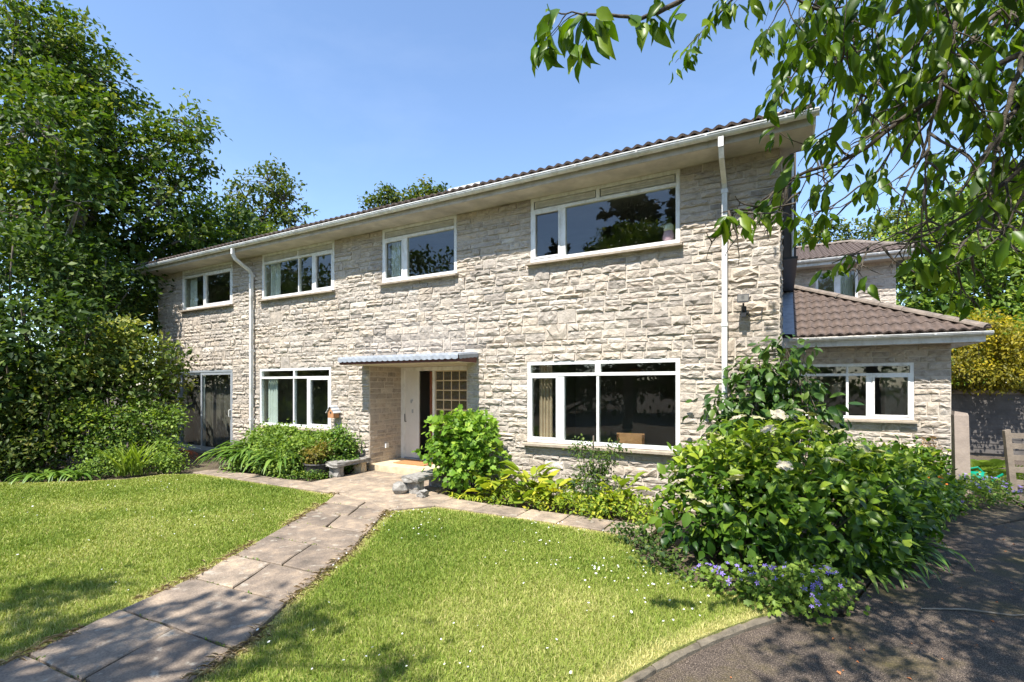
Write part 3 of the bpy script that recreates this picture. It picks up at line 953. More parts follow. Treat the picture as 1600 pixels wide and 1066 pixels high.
# ---- windows
def window(x0, x1, z0, z1, y, transom=None, mull=(), topdiv=(), fr=0.055, sillp=True, frame_mat='white', toppanel=None, name='window', casement=None):
    """frame mesh with panes, sill and opening lights as its parts"""
    fm = M[frame_mat]
    fb = MB()
    ya, yb = y - 0.012, y + 0.06
    fb.box(x0, x0 + fr, ya, yb, z0, z1); fb.box(x1 - fr, x1, ya, yb, z0, z1)
    fb.box(x0 + fr, x1 - fr, ya, yb, z0, z0 + fr); fb.box(x0 + fr, x1 - fr, ya, yb, z1 - fr, z1)
    zt = transom if transom else z1 - fr
    if transom: fb.box(x0 + fr, x1 - fr, ya - .006, yb, transom, transom + fr * .9)
    for mx, mw in mull: fb.box(mx - mw / 2, mx + mw / 2, ya + .002, yb, z0 + fr, zt)
    for mx, mw in topdiv: fb.box(mx - mw / 2, mx + mw / 2, ya + .002, yb, transom + fr * .9, z1 - fr)
    w = fb.build(name, fm, house)
    edges = [x0 + fr] + [v for mx, mw in mull for v in (mx - mw / 2, mx + mw / 2)] + [x1 - fr]
    for k in range(0, len(edges), 2):
        a, b = edges[k], edges[k + 1]
        if casement is not None and k // 2 in casement:
            cb = MB(); cw = 0.032
            cb.box(a, a + cw, y - .02, y + .02, z0 + fr, zt); cb.box(b - cw, b, y - .02, y + .02, z0 + fr, zt)
            cb.box(a + cw, b - cw, y - .02, y + .02, z0 + fr, z0 + fr + cw); cb.box(a + cw, b - cw, y - .02, y + .02, zt - cw, zt)
            cb.build('casement', fm, w)
            hb = MB(); hx = b - .02 if k == 0 else a + .02
            zc = z0 + (zt - z0) * .38
            hb.tube([(hx, y + .03, zc), (hx, y + .06, zc + .01), (hx + .01, y + .06, zc + .11)], [.008, .008, .006], 5)
            hb.build('handle', M['white'], w)
        pb = MB(); pb.box(a, b, y + .022, y + .028, z0 + fr, zt); pb.build('pane', M['glass'], w)
    if transom:
        edges = [x0 + fr] + [v for mx, mw in topdiv for v in (mx - mw / 2, mx + mw / 2)] + [x1 - fr]
        za, zb = transom + fr * .9, z1 - fr
        for k in range(0, len(edges), 2):
            a, b = edges[k], edges[k + 1]
            if toppanel:
                tb = MB()
                tb.box(a + .02, b - .02, y + .0, y + .03, za + .02, zb - .01)
                tb.build('vent_panel', M[toppanel], w)
                for q in range(3):
                    lb = MB(); zz = za + .03 + q * (zb - za - .05) / 3
                    lb.prism([(y - .016, zz), (y + .0, zz + .022), (y + .0, zz + .028), (y - .016, zz + .006)], a + .03, b - .03, 'x')
                    lb.build('louvre', M[toppanel], w)
            else:
                pb = MB(); pb.box(a, b, y + .022, y + .028, za, zb); pb.build('pane', M['glass'], w)
    if sillp:
        sb = MB()
        sb.prism([(y - .115, z0 - .055), (y - .115, z0 - .022), (y + .04, z0 - .004), (y + .04, z0 - .055)], x0 - .05, x1 + .05, 'x')
        sb.build('sill', M['sill'], w)
    return w


window(-14.36, -12.06, 3.80, SOF - .002, 0.0, mull=[(-13.31, .09)], topdiv=(), transom=4.66, toppanel='beige', casement=[1])
window(-10.86, -8.39, 3.80, SOF - .002, 0.0, 4.63, [(-9.55, .03), (-9.05, .10)], [(-9.58, .04)], toppanel='beige', casement=[2])
window(-7.00, -5.18, 3.80, SOF - .002, 0.0, 4.63, [(-6.41, .10)], [], toppanel='beige', casement=[0])
window(-3.66, -1.26, 3.80, SOF - .002, 0.0, 4.63, [(-3.08, .09)], [(-2.49, .06)], toppanel='beige', casement=[0])
window(-10.95, -8.49, 0.80, 2.14, 0.0, 1.90, [(-9.72, .04), (-9.22, .09)], [(-9.71, .05)], casement=[2])
window(-3.72, -1.26, 0.80, 2.14, 0.0, 1.90, [(-3.11, .11), (-2.49, .04)], [(-2.49, .09)], casement=[0])
window(0.12, 2.17, 1.10, 2.17, EXT_Y, 1.93, [(1.15, .04), (1.50, .10)], [(1.15, .03)], casement=[2])
window(0.84, 1.78, 3.55, 4.84, REAR_Y, mull=[(1.33, .14)], sillp=False)

# sliding patio door
pd = MB()
x0, x1, z0, z1 = -14.62, -12.06, 0.0, 2.14
pd.box(x0, x0 + .05, -.01, .08, z0, z1); pd.box(x1 - .05, x1, -.01, .08, z0, z1); pd.box(x0, x1, -.012, .078, z1 - .05, z1 - .001); pd.box(x0, x1, -.012, .078, z0, z0 + .05)
patio = pd.build('patio_door', M['alu'], house)
for a, b, y in ((x0 + .05, -13.40, .05), (-13.50, x1 - .05, .0)):
    lf = MB(); q = .06
    lf.box(a, a + q, y, y + .03, .05, 2.09); lf.box(b - q, b, y, y + .03, .05, 2.09); lf.box(a + q, b - q, y, y + .03, .05, .13); lf.box(a + q, b - q, y, y + .03, 2.02, 2.09)
    l = lf.build('sliding_leaf', M['alu'], patio)
    p = MB(); p.box(a + q, b - q, y + .012, y + .018, .13, 2.02); p.build('pane', M['glass'], patio)
hb = MB(); hb.tube([(-12.15, -.005, .95), (-12.15, -.05, .96), (-12.15, -.05, 1.12), (-12.15, -.005, 1.13)], .012, 6); hb.build('handle', M['white'], patio)

# ---- porch
mb = MB(); mb.box(-7.36, -4.95, -0.035, PB - .01, -.05, .135)
mb.build('door_step', M['step'], house)
mb = MB(); mb.box(-5.60, -4.952, PB - .02, PB + .18, .135, 2.14); mb.build('porch_wall', M['mortar'], house)
fb = MB()
fb.box(-7.36, -7.25, PB - .02, PB + .09, .135, 2.14); fb.box(-6.48, -6.42, PB - .02, PB + .09, .135, 2.14); fb.box(-7.25, -6.48, PB - .02, PB + .09, 2.06, 2.14)
fb.box(-6.42, -5.6, PB - .02, PB + .09, 2.06, 2.14)
doorfr = fb.build('door_frame', M['white'], house)
th = MB(); th.box(-7.25, -6.48, PB - .04, PB + .1, .135, .165); th.build('threshold', M['lead'], doorfr)
db = MB(); db.box(-7.25, -6.86, PB + .0, PB + .035, .17, 2.06)
door = db.build('door', M['door_white'], house)
door['label'] = 'narrow white screen door leaf'
kb = MB(); kb.tube([(-7.05, PB + .0, 1.42), (-7.05, PB - .03, 1.42), (-7.05, PB - .035, 1.36)], [.022, .024, .018], 7); kb.build('door_knocker', M['alu'], door)
kb = MB(); kb.box(-7.06, -7.02, PB - .006, PB, 1.14, 1.22); kb.build('number_plate', M['alu'], door)
kb = MB(); kb.tube([(-7.225, PB + 0, .95), (-7.225, PB - .04, .95), (-7.225, PB - .045, 1.12)], [.012, .012, .01], 5); kb.build('handle', M['black'], door)
ob = MB(); ob.box(-6.66, -6.50, PB + .12, PB + .17, .15, 2.05); ob.add([(-6.66, PB + .17, .15), (-6.66, PB + .17, 2.05), (-6.50, PB + .95, 2.05), (-6.50, PB + .95, .15)], [(0, 1, 2, 3)])
ob.build('door', M['oak'], house)['label'] = 'red brown inner front door standing open'
hb = MB(); hb.box(-7.6, -4.6, 3.2, 3.3, .06, 2.4); hb.build('interior_wall', M['room'], house)
# glass block panel
gb = MB(); gb.box(-6.42, -5.6, PB + .02, PB + .06, .135, 2.06)
panel = gb.build('glass_block_panel', M['grout'], house)
me = None
for r in range(9):
    for c in range(4):
        xa = -6.415 + c * .203; za = 2.05 - (r + 1) * .205
        if za < .15: continue
        if me is None:
            b = MB(); s = .089
            V = [(-s, 0.03, -s), (s, .03, -s), (s, .03, s), (-s, .03, s), (-s, 0, -s), (s, 0, -s), (s, 0, s), (-s, 0, s), (-s * .78, -.012, -s * .78), (s * .78, -.012, -s * .78), (s * .78, -.012, s * .78), (-s * .78, -.012, s * .78), (0, -.004, 0)]
            F = [(0, 1, 5, 4), (1, 2, 6, 5), (2, 3, 7, 6), (3, 0, 4, 7), (4, 5, 9, 8), (5, 6, 10, 9), (6, 7, 11, 10), (7, 4, 8, 11), (8, 9, 12), (9, 10, 12), (10, 11, 12), (11, 8, 12)]
            b.add(V, F); me = b.mesh('glass_block', M['block_glass'])
        o = link('glass_block', me, panel, tuple(Vector((xa + .1015, PB + .018, za + .1025)) - wl(house)))
kb = MB(); kb.box(-7.345, -7.31, .42, .50, .42, .52); kb.build('socket_box', M['white'], house)

# canopy
CX0, CX1, CY = -7.57, -4.71, -0.62
cb = MB(); cb.box(CX0 + .03, CX1 - .03, CY + .04, PB, 2.145, 2.20)
canopy = cb.build('porch_canopy', M['cream'], house)
tb = MB(); tb.box(CX0 + .01, CX1 - .01, CY + .015, CY + .038, 2.15, 2.25); tb.box(CX1 - .028, CX1 - .008, CY + .04, -.05, 2.15, 2.25); tb.box(CX0 + .008, CX0 + .028, CY + .04, -.05, 2.15, 2.25)
tb.build('trim_board', M['redtrim'], canopy)
# corrugated sheet, scalloped lip dressed over the front and the right end
sb = MB()
nw = 22
npts = nw * 6 + 1
for i in range(npts):
    u = i / (npts - 1); x = CX0 + (CX1 - CX0) * u
    w = math.sin(u * nw * 2 * math.pi)
    sb.v += [(x, -.03, 2.345 + .010 * w), (x, CY - .004, 2.285 + .010 * w), (x, CY - .012, 2.262 + .006 * w), (x, CY - .016 - .005 * w, 2.205 - .016 * abs(math.sin(u * nw * math.pi)))]
for i in range(npts - 1):
    for k in range(3):
        a = i * 4 + k
        sb.f.append((a, a + 1, a + 5, a + 4))
n0 = len(sb.v)
for i in range(25):
    u = i / 24; y = CY + (-.03 - CY) * u; zt = 2.285 + .06 * u
    sb.v += [(CX1, y, zt), (CX1 + .012, y, zt - .03), (CX1 + .014, y, zt - .085 - .012 * abs(math.sin(u * 5 * math.pi)))]
for i in range(24):
    for k in range(2):
        a = n0 + i * 3 + k
        sb.f.append((a, a + 1, a + 4, a + 3))
sb.build('corrugated_sheet', M['lead'], canopy)

# ---- eaves, gutters, roof
EX0, EX1 = -15.75, 0.36
mb = MB(); mb.box(EX0, EX1, -.47, 0.24, SOF, SOF + .02)
mb.box(.005, .10, .242, 7.9, SOF + .02, SOF + .04)
mb.build('soffit', M['soffit'], house)
mb = MB(); mb.box(EX0, EX1, -.49, -.472, SOF - .012, 5.0); mb.box(EX0, EX0 + .02, -.472, .2, SOF - .012, 5.15)
mb.build('fascia', M['fascia'], house)
mb = MB(); mb.box(EX1, EX1 + .022, -.492, .0, SOF - .012, 5.06); mb.build('bargeboard', M['white'], house)
mb = MB(); mb.prism([(.002, SOF + .045), (7.9, SOF + .045), (3.8, 6.28), (.002, 5.14)], .10, .12, 'x'); mb.build('bargeboard', M['fascia'], house)


def gutter(x0, x1, yc, zc, r=0.058, name='gutter', brk=0.9, lip=True):
    mb = MB()
    prof = [(yc + r * math.cos(a), zc + r * math.sin(a)) for a in [math.pi + math.pi * k / 8 for k in range(9)]]
    inner = [(yc + (r - .006) * math.cos(a), zc + (r - .006) * math.sin(a)) for a in [2 * math.pi - math.pi * k / 8 for k in range(9)]]
    P = [(yc - r - .006, zc + .012), (yc - r - .006, zc - .002)] + prof + inner
    mb.prism(P, x0, x1, 'x')
    g = mb.build(name, M['pvc'], house)
    x = x0 + brk * .6
    me = None
    while x < x1:
        b = MB()
        pr = [(yc + (r + .006) * math.cos(a), zc + (r + .006) * math.sin(a)) for a in [math.pi + math.pi * k / 8 for k in range(9)]]
        pr2 = [(yc + (r + .001) * math.cos(a), zc + (r + .001) * math.sin(a)) for a in [2 * math.pi - math.pi * k / 8 for k in range(9)]]
        b.prism(pr + pr2, x - .014, x + .014, 'x')
        b.build('bracket', M['pvc'], g)
        x += brk
    for xe in (x0, x1):
        b = MB(); b.prism([(yc + (r + .003) * math.cos(a), zc + (r + .003) * math.sin(a)) for a in [math.pi + math.pi * k / 8 for k in range(9)]], xe - .004, xe + .004, 'x')
        b.build('end_cap', M['pvc'], g)
    return g


gutter(EX0 - .02, EX1 + .05, -.555, 4.985)


def downpipe(x, zb=0.0):
    s = .034
    mb = MB()
    mb.tube([(x, -.555, 4.93), (x, -.555, 4.80)], .046, 4)
    d = mb.build('downpipe', M['pvc'], house)
    mb = MB(); mb.tube([(x, -.555, 4.80), (x, -.50, 4.70), (x, -.15, 4.50), (x, -.10, 4.42)], .044, 4); mb.build('swan_neck', M['pvc'], d)
    mb = MB(); mb.box(x - s, x + s, -.135, -.067, zb, 4.43); mb.build('pipe', M['pvc'], d)
    for z in (4.36, 2.55, 0.9):
        mb = MB(); mb.box(x - s - .008, x + s + .008, -.142, -.03, z, z + .05); mb.build('pipe_clip', M['pvc'], d)


downpipe(-11.15)
downpipe(-0.655)


def tile_mesh(w=0.30, L=0.42, amp=0.036, th=0.022, nx=12):
    mb = MB()
    top = []
    for j, y in enumerate((0, L)):
        for i in range(nx + 1):
            u = i / nx
            z = amp * (0.5 + 0.5 * math.cos(u * 4 * math.pi)) ** 0.8
            mb.v.append((u * w - w / 2, y, z + th))
    for i in range(nx):
        mb.f.append((i, i + 1, nx + 2 + i, nx + 1 + i))
    n = len(mb.v)
    for i in range(nx + 1):
        p = mb.v[i]; mb.v.append((p[0], p[1] + .002, p[2] - th - .012))
    for i in range(nx):
        mb.f.append((i, n + i, n + i + 1, i + 1))
    return mb


TILE = tile_mesh().mesh('roof_tile', M['tile'], smooth=False)


def tiled_roof(x0, x1, y_e, z_e, pitch, courses, clip=None, parent=None, gauge=0.345, w=0.30, max_obj=400):
    """rows of interlocking tiles laid up the slope from the eave; clip = plane (co, no) cutting at a hip"""
    cp, sp = math.cos(pitch), math.sin(pitch)
    nx = int(math.ceil((x1 - x0) / w))
    w2 = (x1 - x0) / nx
    for r in range(courses):
        for i in range(nx):
            x = x0 + (i + .5) * w2; y = y_e + r * gauge * cp; z = z_e + r * gauge * sp
            cm = Vector((x, y + .2 * cp, z + .2 * sp))
            Mx = Matrix.Translation((x, y, z)) @ Matrix.Rotation(pitch + R(-2.0), 4, 'X') @ Matrix.Rotation(R(random.uniform(-.5, .5)), 4, 'Z') @ Matrix.Diagonal((w2 / w, 1, 1, 1))
            if clip:
                dist = (cm - Vector(clip[0])).dot(Vector(clip[1]))
                if dist > .28: continue
                if dist > -.28:
                    bm = bmesh.new(); bm.from_mesh(TILE); bm.transform(Mx)
                    bmesh.ops.bisect_plane(bm, geom=bm.verts[:] + bm.edges[:] + bm.faces[:], plane_co=clip[0], plane_no=clip[1], clear_outer=True)
                    if not bm.faces: bm.free(); continue
                    bm.transform(Matrix.Translation(-wl(house)))
                    me = bpy.data.meshes.new('roof_tile'); bm.to_mesh(me); bm.free()
                    me.materials.append(M['tile'])
                    link('roof_tile', me, parent); continue
            o = bpy.data.objects.new('roof_tile', TILE); C.objects.link(o); o.parent = parent
            o.matrix_basis = Matrix.Translation(-wl(house)) @ Mx


# main roof: low pitch, only the eave course shows over the gutter
MP = R(17)
mb = MB(); ye, ze = -.50, 5.0
yr = 3.8; zr = ze + (yr - ye) * math.tan(MP)
mb.add([(EX0, ye + .02, ze), (EX1, ye + .02, ze), (.13, yr, zr), (EX0, yr, zr), (EX0, 8.1, ze), (.13, 8.1, ze)], [(0, 1, 2, 3), (3, 2, 5, 4)])
roof_main = mb.build('roof', M['tile'], house)
tiled_roof(EX0, EX1, -.56, 5.035, MP, 2, parent=roof_main)
mb = MB()
nx = 420
for j in range(7):
    pass
# upper courses as one part
V = []; F = []
for r in range(2, 12):
    y = -.56 + r * .345 * math.cos(MP); z = 5.035 + r * .345 * math.sin(MP)
    for i in range(53):
        x = EX0 + (i + .5) * (EX1 - EX0) / 54
        n = len(V)
        V += [(x - .148, y, z + .01), (x, y, z + .045), (x + .148, y, z + .01), (x - .148, y + .36, z + .105), (x, y + .36, z + .14), (x + .148, y + .36, z + .105)]
        F += [(n, n + 1, n + 4, n + 3), (n + 1, n + 2, n + 5, n + 4)]
mb.add(V, F)
o = mb.build('tile_courses', M['tile'], roof_main); o['kind'] = 'stuff'
mb = MB(); mb.box(-5.45, -4.75, .1, .75, 5.25, 5.43); rl = mb.build('rooflight', M['white'], house)
mb = MB(); mb.box(-5.40, -4.80, .15, .70, 5.428, 5.44); mb.build('pane', M['glass'], rl)

# extension roof: hip at the right, lead along the house wall
EP = R(30)
ge_y, ge_z = EXT_Y - .47, 2.66
EXE = 3.08
mb = MB()
mb.box(.002, EXE - .05, EXT_Y - .40, EXT_Y - .001, 2.50, 2.52); mb.build('soffit', M['soffit'], house)
mb = MB(); mb.box(.002, EXE - .03, EXT_Y - .42, EXT_Y - .402, 2.49, 2.66); mb.box(EXE - .05, EXE - .032, EXT_Y - .402, 8, 2.49, 2.66); mb.build('fascia', M['pvc'], house)
gutter(.16, EXE + .04, ge_y, ge_z - .01, brk=.85)
hy = 6.15; hz = 2.70 + (hy - (ge_y - .02)) * math.tan(EP)
hipA = Vector((EXE + .02, ge_y - .01, 2.70)); hipB = Vector((0.16, hy, hz))
hd = (hipB - hipA)
hno = Vector((hd.y, -hd.x, 0)).normalized()
if hno.x < 0: hno = -hno
mb = MB()
mb.add([(0.0, ge_y + .02, 2.68), tuple(hipA + Vector((-.03, .03, -.02))), tuple(hipB + Vector((0, 0, -.03))), (0, hy, hz - .03)], [(0, 1, 2, 3)])
mb.add([tuple(hipA + Vector((-.03, .03, -.02))), (EXE + .0, 9.0, 2.68), tuple(hipB + Vector((0, 0, -.03)))], [(0, 1, 2)])
roof_ext = mb.build('roof', M['tile'], house)
tiled_roof(.24, EXE + .12, ge_y + .005, 2.685, EP, 8, clip=(hipA, hno), parent=roof_ext)


def ridge_run(a, b, parent, r=.095, piece=.42):
    L = (b - a).length; k = max(1, int(L / piece)); d = (b - a) / L
    side = d.cross(Vector((0, 0, 1))).normalized(); up = side.cross(d).normalized()
    for i in range(k):
        p = a + d * (L * i / k - .01); q = a + d * (L * (i + 1) / k + .01)
        mb = MB()
        jr = random.uniform(-.006, .006)
        for pt, rr in ((p, r + .006 + jr), (q, r - .004 + jr)):
            for m in range(7):
                an = math.pi * m / 6
                mb.v.append(tuple(pt + side * math.cos(an) * rr * 1.15 + up * math.sin(an) * rr * .75))
            for m in range(7):
                an = math.pi * (6 - m) / 6
                mb.v.append(tuple(pt + side * math.cos(an) * (rr - .018) * 1.15 + up * (math.sin(an) * (rr - .018) * .75 - .01)))
        for m in range(14):
            mb.f.append((m, (m + 1) % 14, 14 + (m + 1) % 14, 14 + m))
        mb.f += [tuple(range(14))[::-1], tuple(range(14, 28))]
        mb.build('ridge_tile', M['ridge'], parent)


ridge_run(hipA + Vector((-.05, .04, .02)), hipB + Vector((0, 0, .02)), roof_ext)
# lead flashing
mb = MB()
for i in range(6):
    ya = ge_y + i * .42; yb = ya + .43; za = 2.72 + (ya - ge_y) * math.tan(EP); zb = 2.72 + (yb - ge_y) * math.tan(EP)
    mb.add([(.045, ya, za + .16 + .004 * (i % 2)), (.045, yb, zb + .16 + .004 * (i % 2)), (.05, ya, za + .04), (.05, yb, zb + .04), (.25, ya, za + .032 + .004 * (i % 2)), (.25, yb, zb + .032 + .004 * (i % 2))], [(0, 2, 3, 1), (2, 4, 5, 3)])
mb.build('flashing', M['lead'], roof_ext)

# rear wing roof
RP = R(19)
mb = MB(); mb.box(.002, REAR_X1 + .3, REAR_Y - .40, REAR_Y - .001, 4.93, 4.95); mb.build('soffit', M['soffit'], house)
mb = MB(); mb.box(.002, REAR_X1 + .3, REAR_Y - .42, REAR_Y - .402, 4.92, 5.06); mb.build('fascia', M['pvc'], house)
gutter(-.05, REAR_X1 + .36, REAR_Y - .48, 5.06, brk=.85)
ry = 10.85; rz = 5.1 + (ry - (REAR_Y - .45)) * math.tan(RP)
h2A = Vector((REAR_X1 + .34, REAR_Y - .46, 5.12)); h2B = Vector((1.95, ry, rz))
h2n = Vector(((h2B - h2A).y, -(h2B - h2A).x, 0)).normalized()
if h2n.x < 0: h2n = -h2n
mb = MB(); mb.add([(-.3, REAR_Y - .45, 5.09), tuple(h2A + Vector((-.02, 0, -.03))), tuple(h2B + Vector((0, 0, -.04))), (-.3, ry, rz - .04)], [(0, 1, 2, 3)])
mb.add([tuple(h2A + Vector((-.02, 0, -.03))), (REAR_X1 + .34, 13.5, 5.09), tuple(h2B + Vector((0, 0, -.04)))], [(0, 1, 2)])
roof_rear = mb.build('roof', M['tile'], house)
tiled_roof(-.2, REAR_X1 + .45, REAR_Y - .45, 5.095, RP, 10, clip=(h2A, h2n), parent=roof_rear)
ridge_run(Vector((-.2, ry, rz + .02)), h2B + Vector((0, 0, .02)), roof_rear)
ridge_run(h2A + Vector((0, .02, .02)), h2B + Vector((0, 0, .02)), roof_rear)
# brown clad bay jettied from the gable, with a thin pipe
mb = MB(); mb.box(.052, .245, 2.4, 6.8, 3.97, 6.2)
ch = mb.build('clad_bay', M['brown'], house)
mb = MB(); mb.box(.05, .27, 2.37, 6.82, 3.93, 3.968); mb.build('lead_tray', M['black'], ch)
mb = MB(); mb.tube([(.19, 2.375, 3.97), (.19, 2.375, 5.6)], .016, 6); mb.build('vent_pipe', M['pvc'], ch)


# ================================================================== THINGS ON AND ABOUT THE HOUSE
def lathe(profile, seg=20, cx=0, cy=0):
    mb = MB()
    for r, z in profile:
        for k in range(seg):
            a = 2 * math.pi * k / seg
            mb.v.append((cx + r * math.cos(a), cy + r * math.sin(a), z))
    for i in range(len(profile) - 1):
        for k in range(seg):
            a = i * seg + k; b = i * seg + (k + 1) % seg
            mb.f.append((a, b, b + seg, a + seg))
    mb.f.append(tuple(range(seg))[::-1]); m = (len(profile) - 1) * seg
    mb.f.append(tuple(m + k for k in range(seg)))
    return mb


def curtain(x0, x1, y, z0, z1, mat, label, folds=5, group=None):
    mb = MB(); n = folds * 8
    for i in range(n + 1):
        u = i / n; x = x0 + (x1 - x0) * u
        o = .03 * math.sin(u * folds * 2 * math.pi) + .008 * math.sin(u * 31)
        mb.v += [(x, y + o * .8, z1), (x + .01 * math.sin(i), y + o * 1.2, z0)]
    for i in range(n): mb.f.append((2 * i, 2 * i + 1, 2 * i + 3, 2 * i + 2))
    for v in list(mb.v): mb.v.append((v[0], v[1] + .004, v[2]))
    m = 2 * (n + 1)
    for i in range(n): mb.f.append((m + 2 * i, m + 2 * i + 2, m + 2 * i + 3, m + 2 * i + 1))
    o = mb.build('curtain', mat, None, smooth=True)
    tag(o, label, 'curtain', group)


curtain(-14.28, -13.95, .16, 3.7, 4.7, M['curtain'], 'pale curtain at the left of the leftmost upper window', 4)
curtain(-10.78, -10.42, .16, 3.7, 4.7, M['curtain'], 'white net curtain in the upper window right of the left downpipe', 5)
curtain(-6.92, -6.66, .16, 3.7, 4.7, M['curtain'], 'pale curtain edge in the upper window above the porch', 4)
curtain(-10.88, -10.52, .16, .6, 1.95, M['curtain'], 'pale curtain in the ground floor window above the green mound', 4)
curtain(-3.60, -3.36, .2, .3, 2.1, M['curtain_warm'], 'tan curtain at the left of the large ground floor window', 4)
curtain(-14.5, -12.15, .35, .08, 2.1, simple('taupe_blind', (.20, .165, .14), .9, .1, 3), 'taupe vertical blind behind the sliding patio door', 34)
curtain(1.38, 1.70, REAR_Y + .25, 3.4, 4.8, M['curtain'], 'white net curtain in the rear wing window', 6)

jug = thing('ornament_jug', 'pink and ivory jug standing inside the upper right window', 'jug', (-1.44, .13, 3.84))
lathe([(.06, 0), (.085, .03), (.09, .10), (.075, .17), (.068, .19)], 18).build('jug_body', M['pink'], jug, smooth=True, local=True)
j = lathe([(.068, .19), (.075, .22), (.07, .27), (.045, .30)], 18)
j.add([(-.05, 0, .30), (-.14, 0, .285), (-.06, .03, .25), (-.06, -.03, .25)], [(0, 1, 2), (0, 3, 1), (1, 3, 2)])
j.build('jug_rim', M['ivory'], jug, smooth=True, local=True)

ch_ = thing('dining_chair', 'brown dining chair seen through the large ground floor window', 'chair', (-2.15, .75, .05), R(8))
b = MB(); b.box(-.22, .22, -.22, .22, .43, .47); b.build('seat', M['oak'], ch_, local=True)
b = MB(); b.box(-.22, .22, -.24, -.21, .62, .92); b.build('backrest', M['orange'], ch_, local=True)
for x in (-.2, .2):
    for y in (-.22, .2):
        b = MB(); b.box(x - .02, x + .02, y - .02, y + .02, 0, .43 if y > 0 else .9); b.build('leg', M['oak'], ch_, local=True)
pl = thing('pendant_lamp', 'orange pendant lamp glimpsed through the large ground floor window', 'lamp', (-2.25, 1.4, 1.95))
lathe([(.20, 0), (.17, .05), (.09, .10), (.02, .12)], 20).build('lamp_shade', M['orange'], pl, smooth=True, local=True)
b = MB(); b.tube([(0, 0, .12), (0, 0, .46)], .006, 5); b.build('cord', M['black'], pl, local=True)
cbn = thing('kitchen_cabinet', 'pale kitchen cabinet seen through the extension window', 'cabinet', (2.2, 5.6, 0))
b = MB(); b.box(-.28, .2, -.2, .25, 0, 2.1); b.build('carcass', M['curtain'], cbn, local=True)
b = MB(); b.box(-.27, .19, -.225, -.203, .1, 2.05); b.build('cabinet_door', M['white'], cbn, local=True)
hg = thing('hanging_ornament', 'straw ornament hanging inside the extension window', 'ornament', (.98, 4.42, 1.52))
lathe([(.02, 0), (.09, .02), (.07, .12), (.10, .2), (.11, .25), (.03, .29)], 12).build('ornament_body', M['timber_pale'], hg, local=True)
b = MB(); b.tube([(0, 0, .29), (0, 0, .62)], .004, 4); b.build('cord', M['black'], hg, local=True)

# nest box
nb = thing('nest_box', 'small wooden nest box with striped roof fixed to the stone wall', 'nest box', (-8.28, -.03, 1.06))
b = MB(); b.prism([(-.085, 0), (.085, 0), (.085, .12), (0, .22), (-.085, .12)], -.17, -.02, 'y'); b.build('box', M['orange'], nb, local=True)
b = MB(); b.tube([(0, -.171, .11), (0, -.174, .11)], .022, 10); b.build('entrance_hole', M['black'], nb, local=True)
for sgn in (-1, 1):
    for k in range(5):
        t0 = k / 5; t1 = (k + .8) / 5
        xa, xb = sgn * .125 * t0, sgn * .125 * t1; za, zb = .245 - .155 * t0, .245 - .155 * t1
        b = MB(); b.add([(xa, -.20, za), (xb, -.20, zb), (xb, 0, zb), (xa, 0, za), (xa, -.20, za + .018), (xb, -.20, zb + .018), (xb, 0, zb + .018), (xa, 0, za + .018)],
                        [(0, 3, 2, 1), (4, 5, 6, 7), (0, 1, 5, 4), (1, 2, 6, 5), (2, 3, 7, 6), (3, 0, 4, 7)])
        b.build('roof_slat', M['pvc'] if k % 2 == 0 else M['lead'], nb, local=True)

# flood light
fl = thing('floodlight', 'small black security floodlight with sensor on the right of the stone wall', 'lamp', (-.42, -.03, 2.72))
b = MB(); b.box(-.03, .03, -.05, .02, -.03, .09); b.build('wall_bracket', M['black'], fl, local=True)
b = MB(); b.tube([(0, -.05, .02), (0, -.12, .05), (0, -.14, .12)], .013, 6); b.build('arm', M['black'], fl, local=True)
b = MB(); b.add([(-.07, -.21, .12), (.07, -.21, .12), (.055, -.11, .13), (-.055, -.11, .13), (-.07, -.19, .23), (.07, -.19, .23), (.055, -.09, .21), (-.055, -.09, .21)],
                [(0, 3, 2, 1), (4, 5, 6, 7), (0, 1, 5, 4), (1, 2, 6, 5), (2, 3, 7, 6), (3, 0, 4, 7)]); b.build('lamp_head', M['black'], fl, local=True)
b = MB(); b.add([(-.06, -.2125, .135), (.06, -.2125, .135), (.06, -.1945, .217), (-.06, -.1945, .217)], [(0, 1, 2, 3)]); b.build('lens', M['lamp_glass'], fl, local=True)
b = MB(); b.box(-.03, .03, -.13, -.07, -.06, .0); b.build('sensor', M['black'], fl, local=True)
b = MB(); b.tube([(.03, -.02, .0), (.08, -.03, -.06), (.15, -.035, -.05), (.21, -.03, -.02), (.22, -.02, .05)], .008, 5); b.build('cable', M['black'], fl, local=True)

# door mat
b = MB(); b.box(-7.0, -6.2, .30, .78, .137, .155); o = b.build('doormat', M['mat'], None)
tag(o, 'orange brown coir mat on the porch step', 'doormat')


# garden benches of rough stone
def rough_block(x0, x1, y0, y1, z0, z1, j=.015):
    bm = bmesh.new()
    bmesh.ops.create_cube(bm, size=1)
    bmesh.ops.subdivide_edges(bm, edges=bm.edges[:], cuts=3, use_grid_fill=True)
    mb = MB()
    for v in bm.verts:
        x = (x0 + x1) / 2 + v.co.x * (x1 - x0); y = (y0 + y1) / 2 + v.co.y * (y1 - y0); z = (z0 + z1) / 2 + v.co.z * (z1 - z0)
        rr = 1 - .06 * (abs(v.co.x) > .49) * (abs(v.co.y) > .49)
        mb.v.append(((x0 + x1) / 2 + (x - (x0 + x1) / 2) * rr + random.uniform(-j, j), (y0 + y1) / 2 + (y - (y0 + y1) / 2) * rr + random.uniform(-j, j), z + random.uniform(-j, j) * .8))
    for f in bm.faces: mb.f.append(tuple(v.index for v in f.verts))
    bm.free()
    return mb


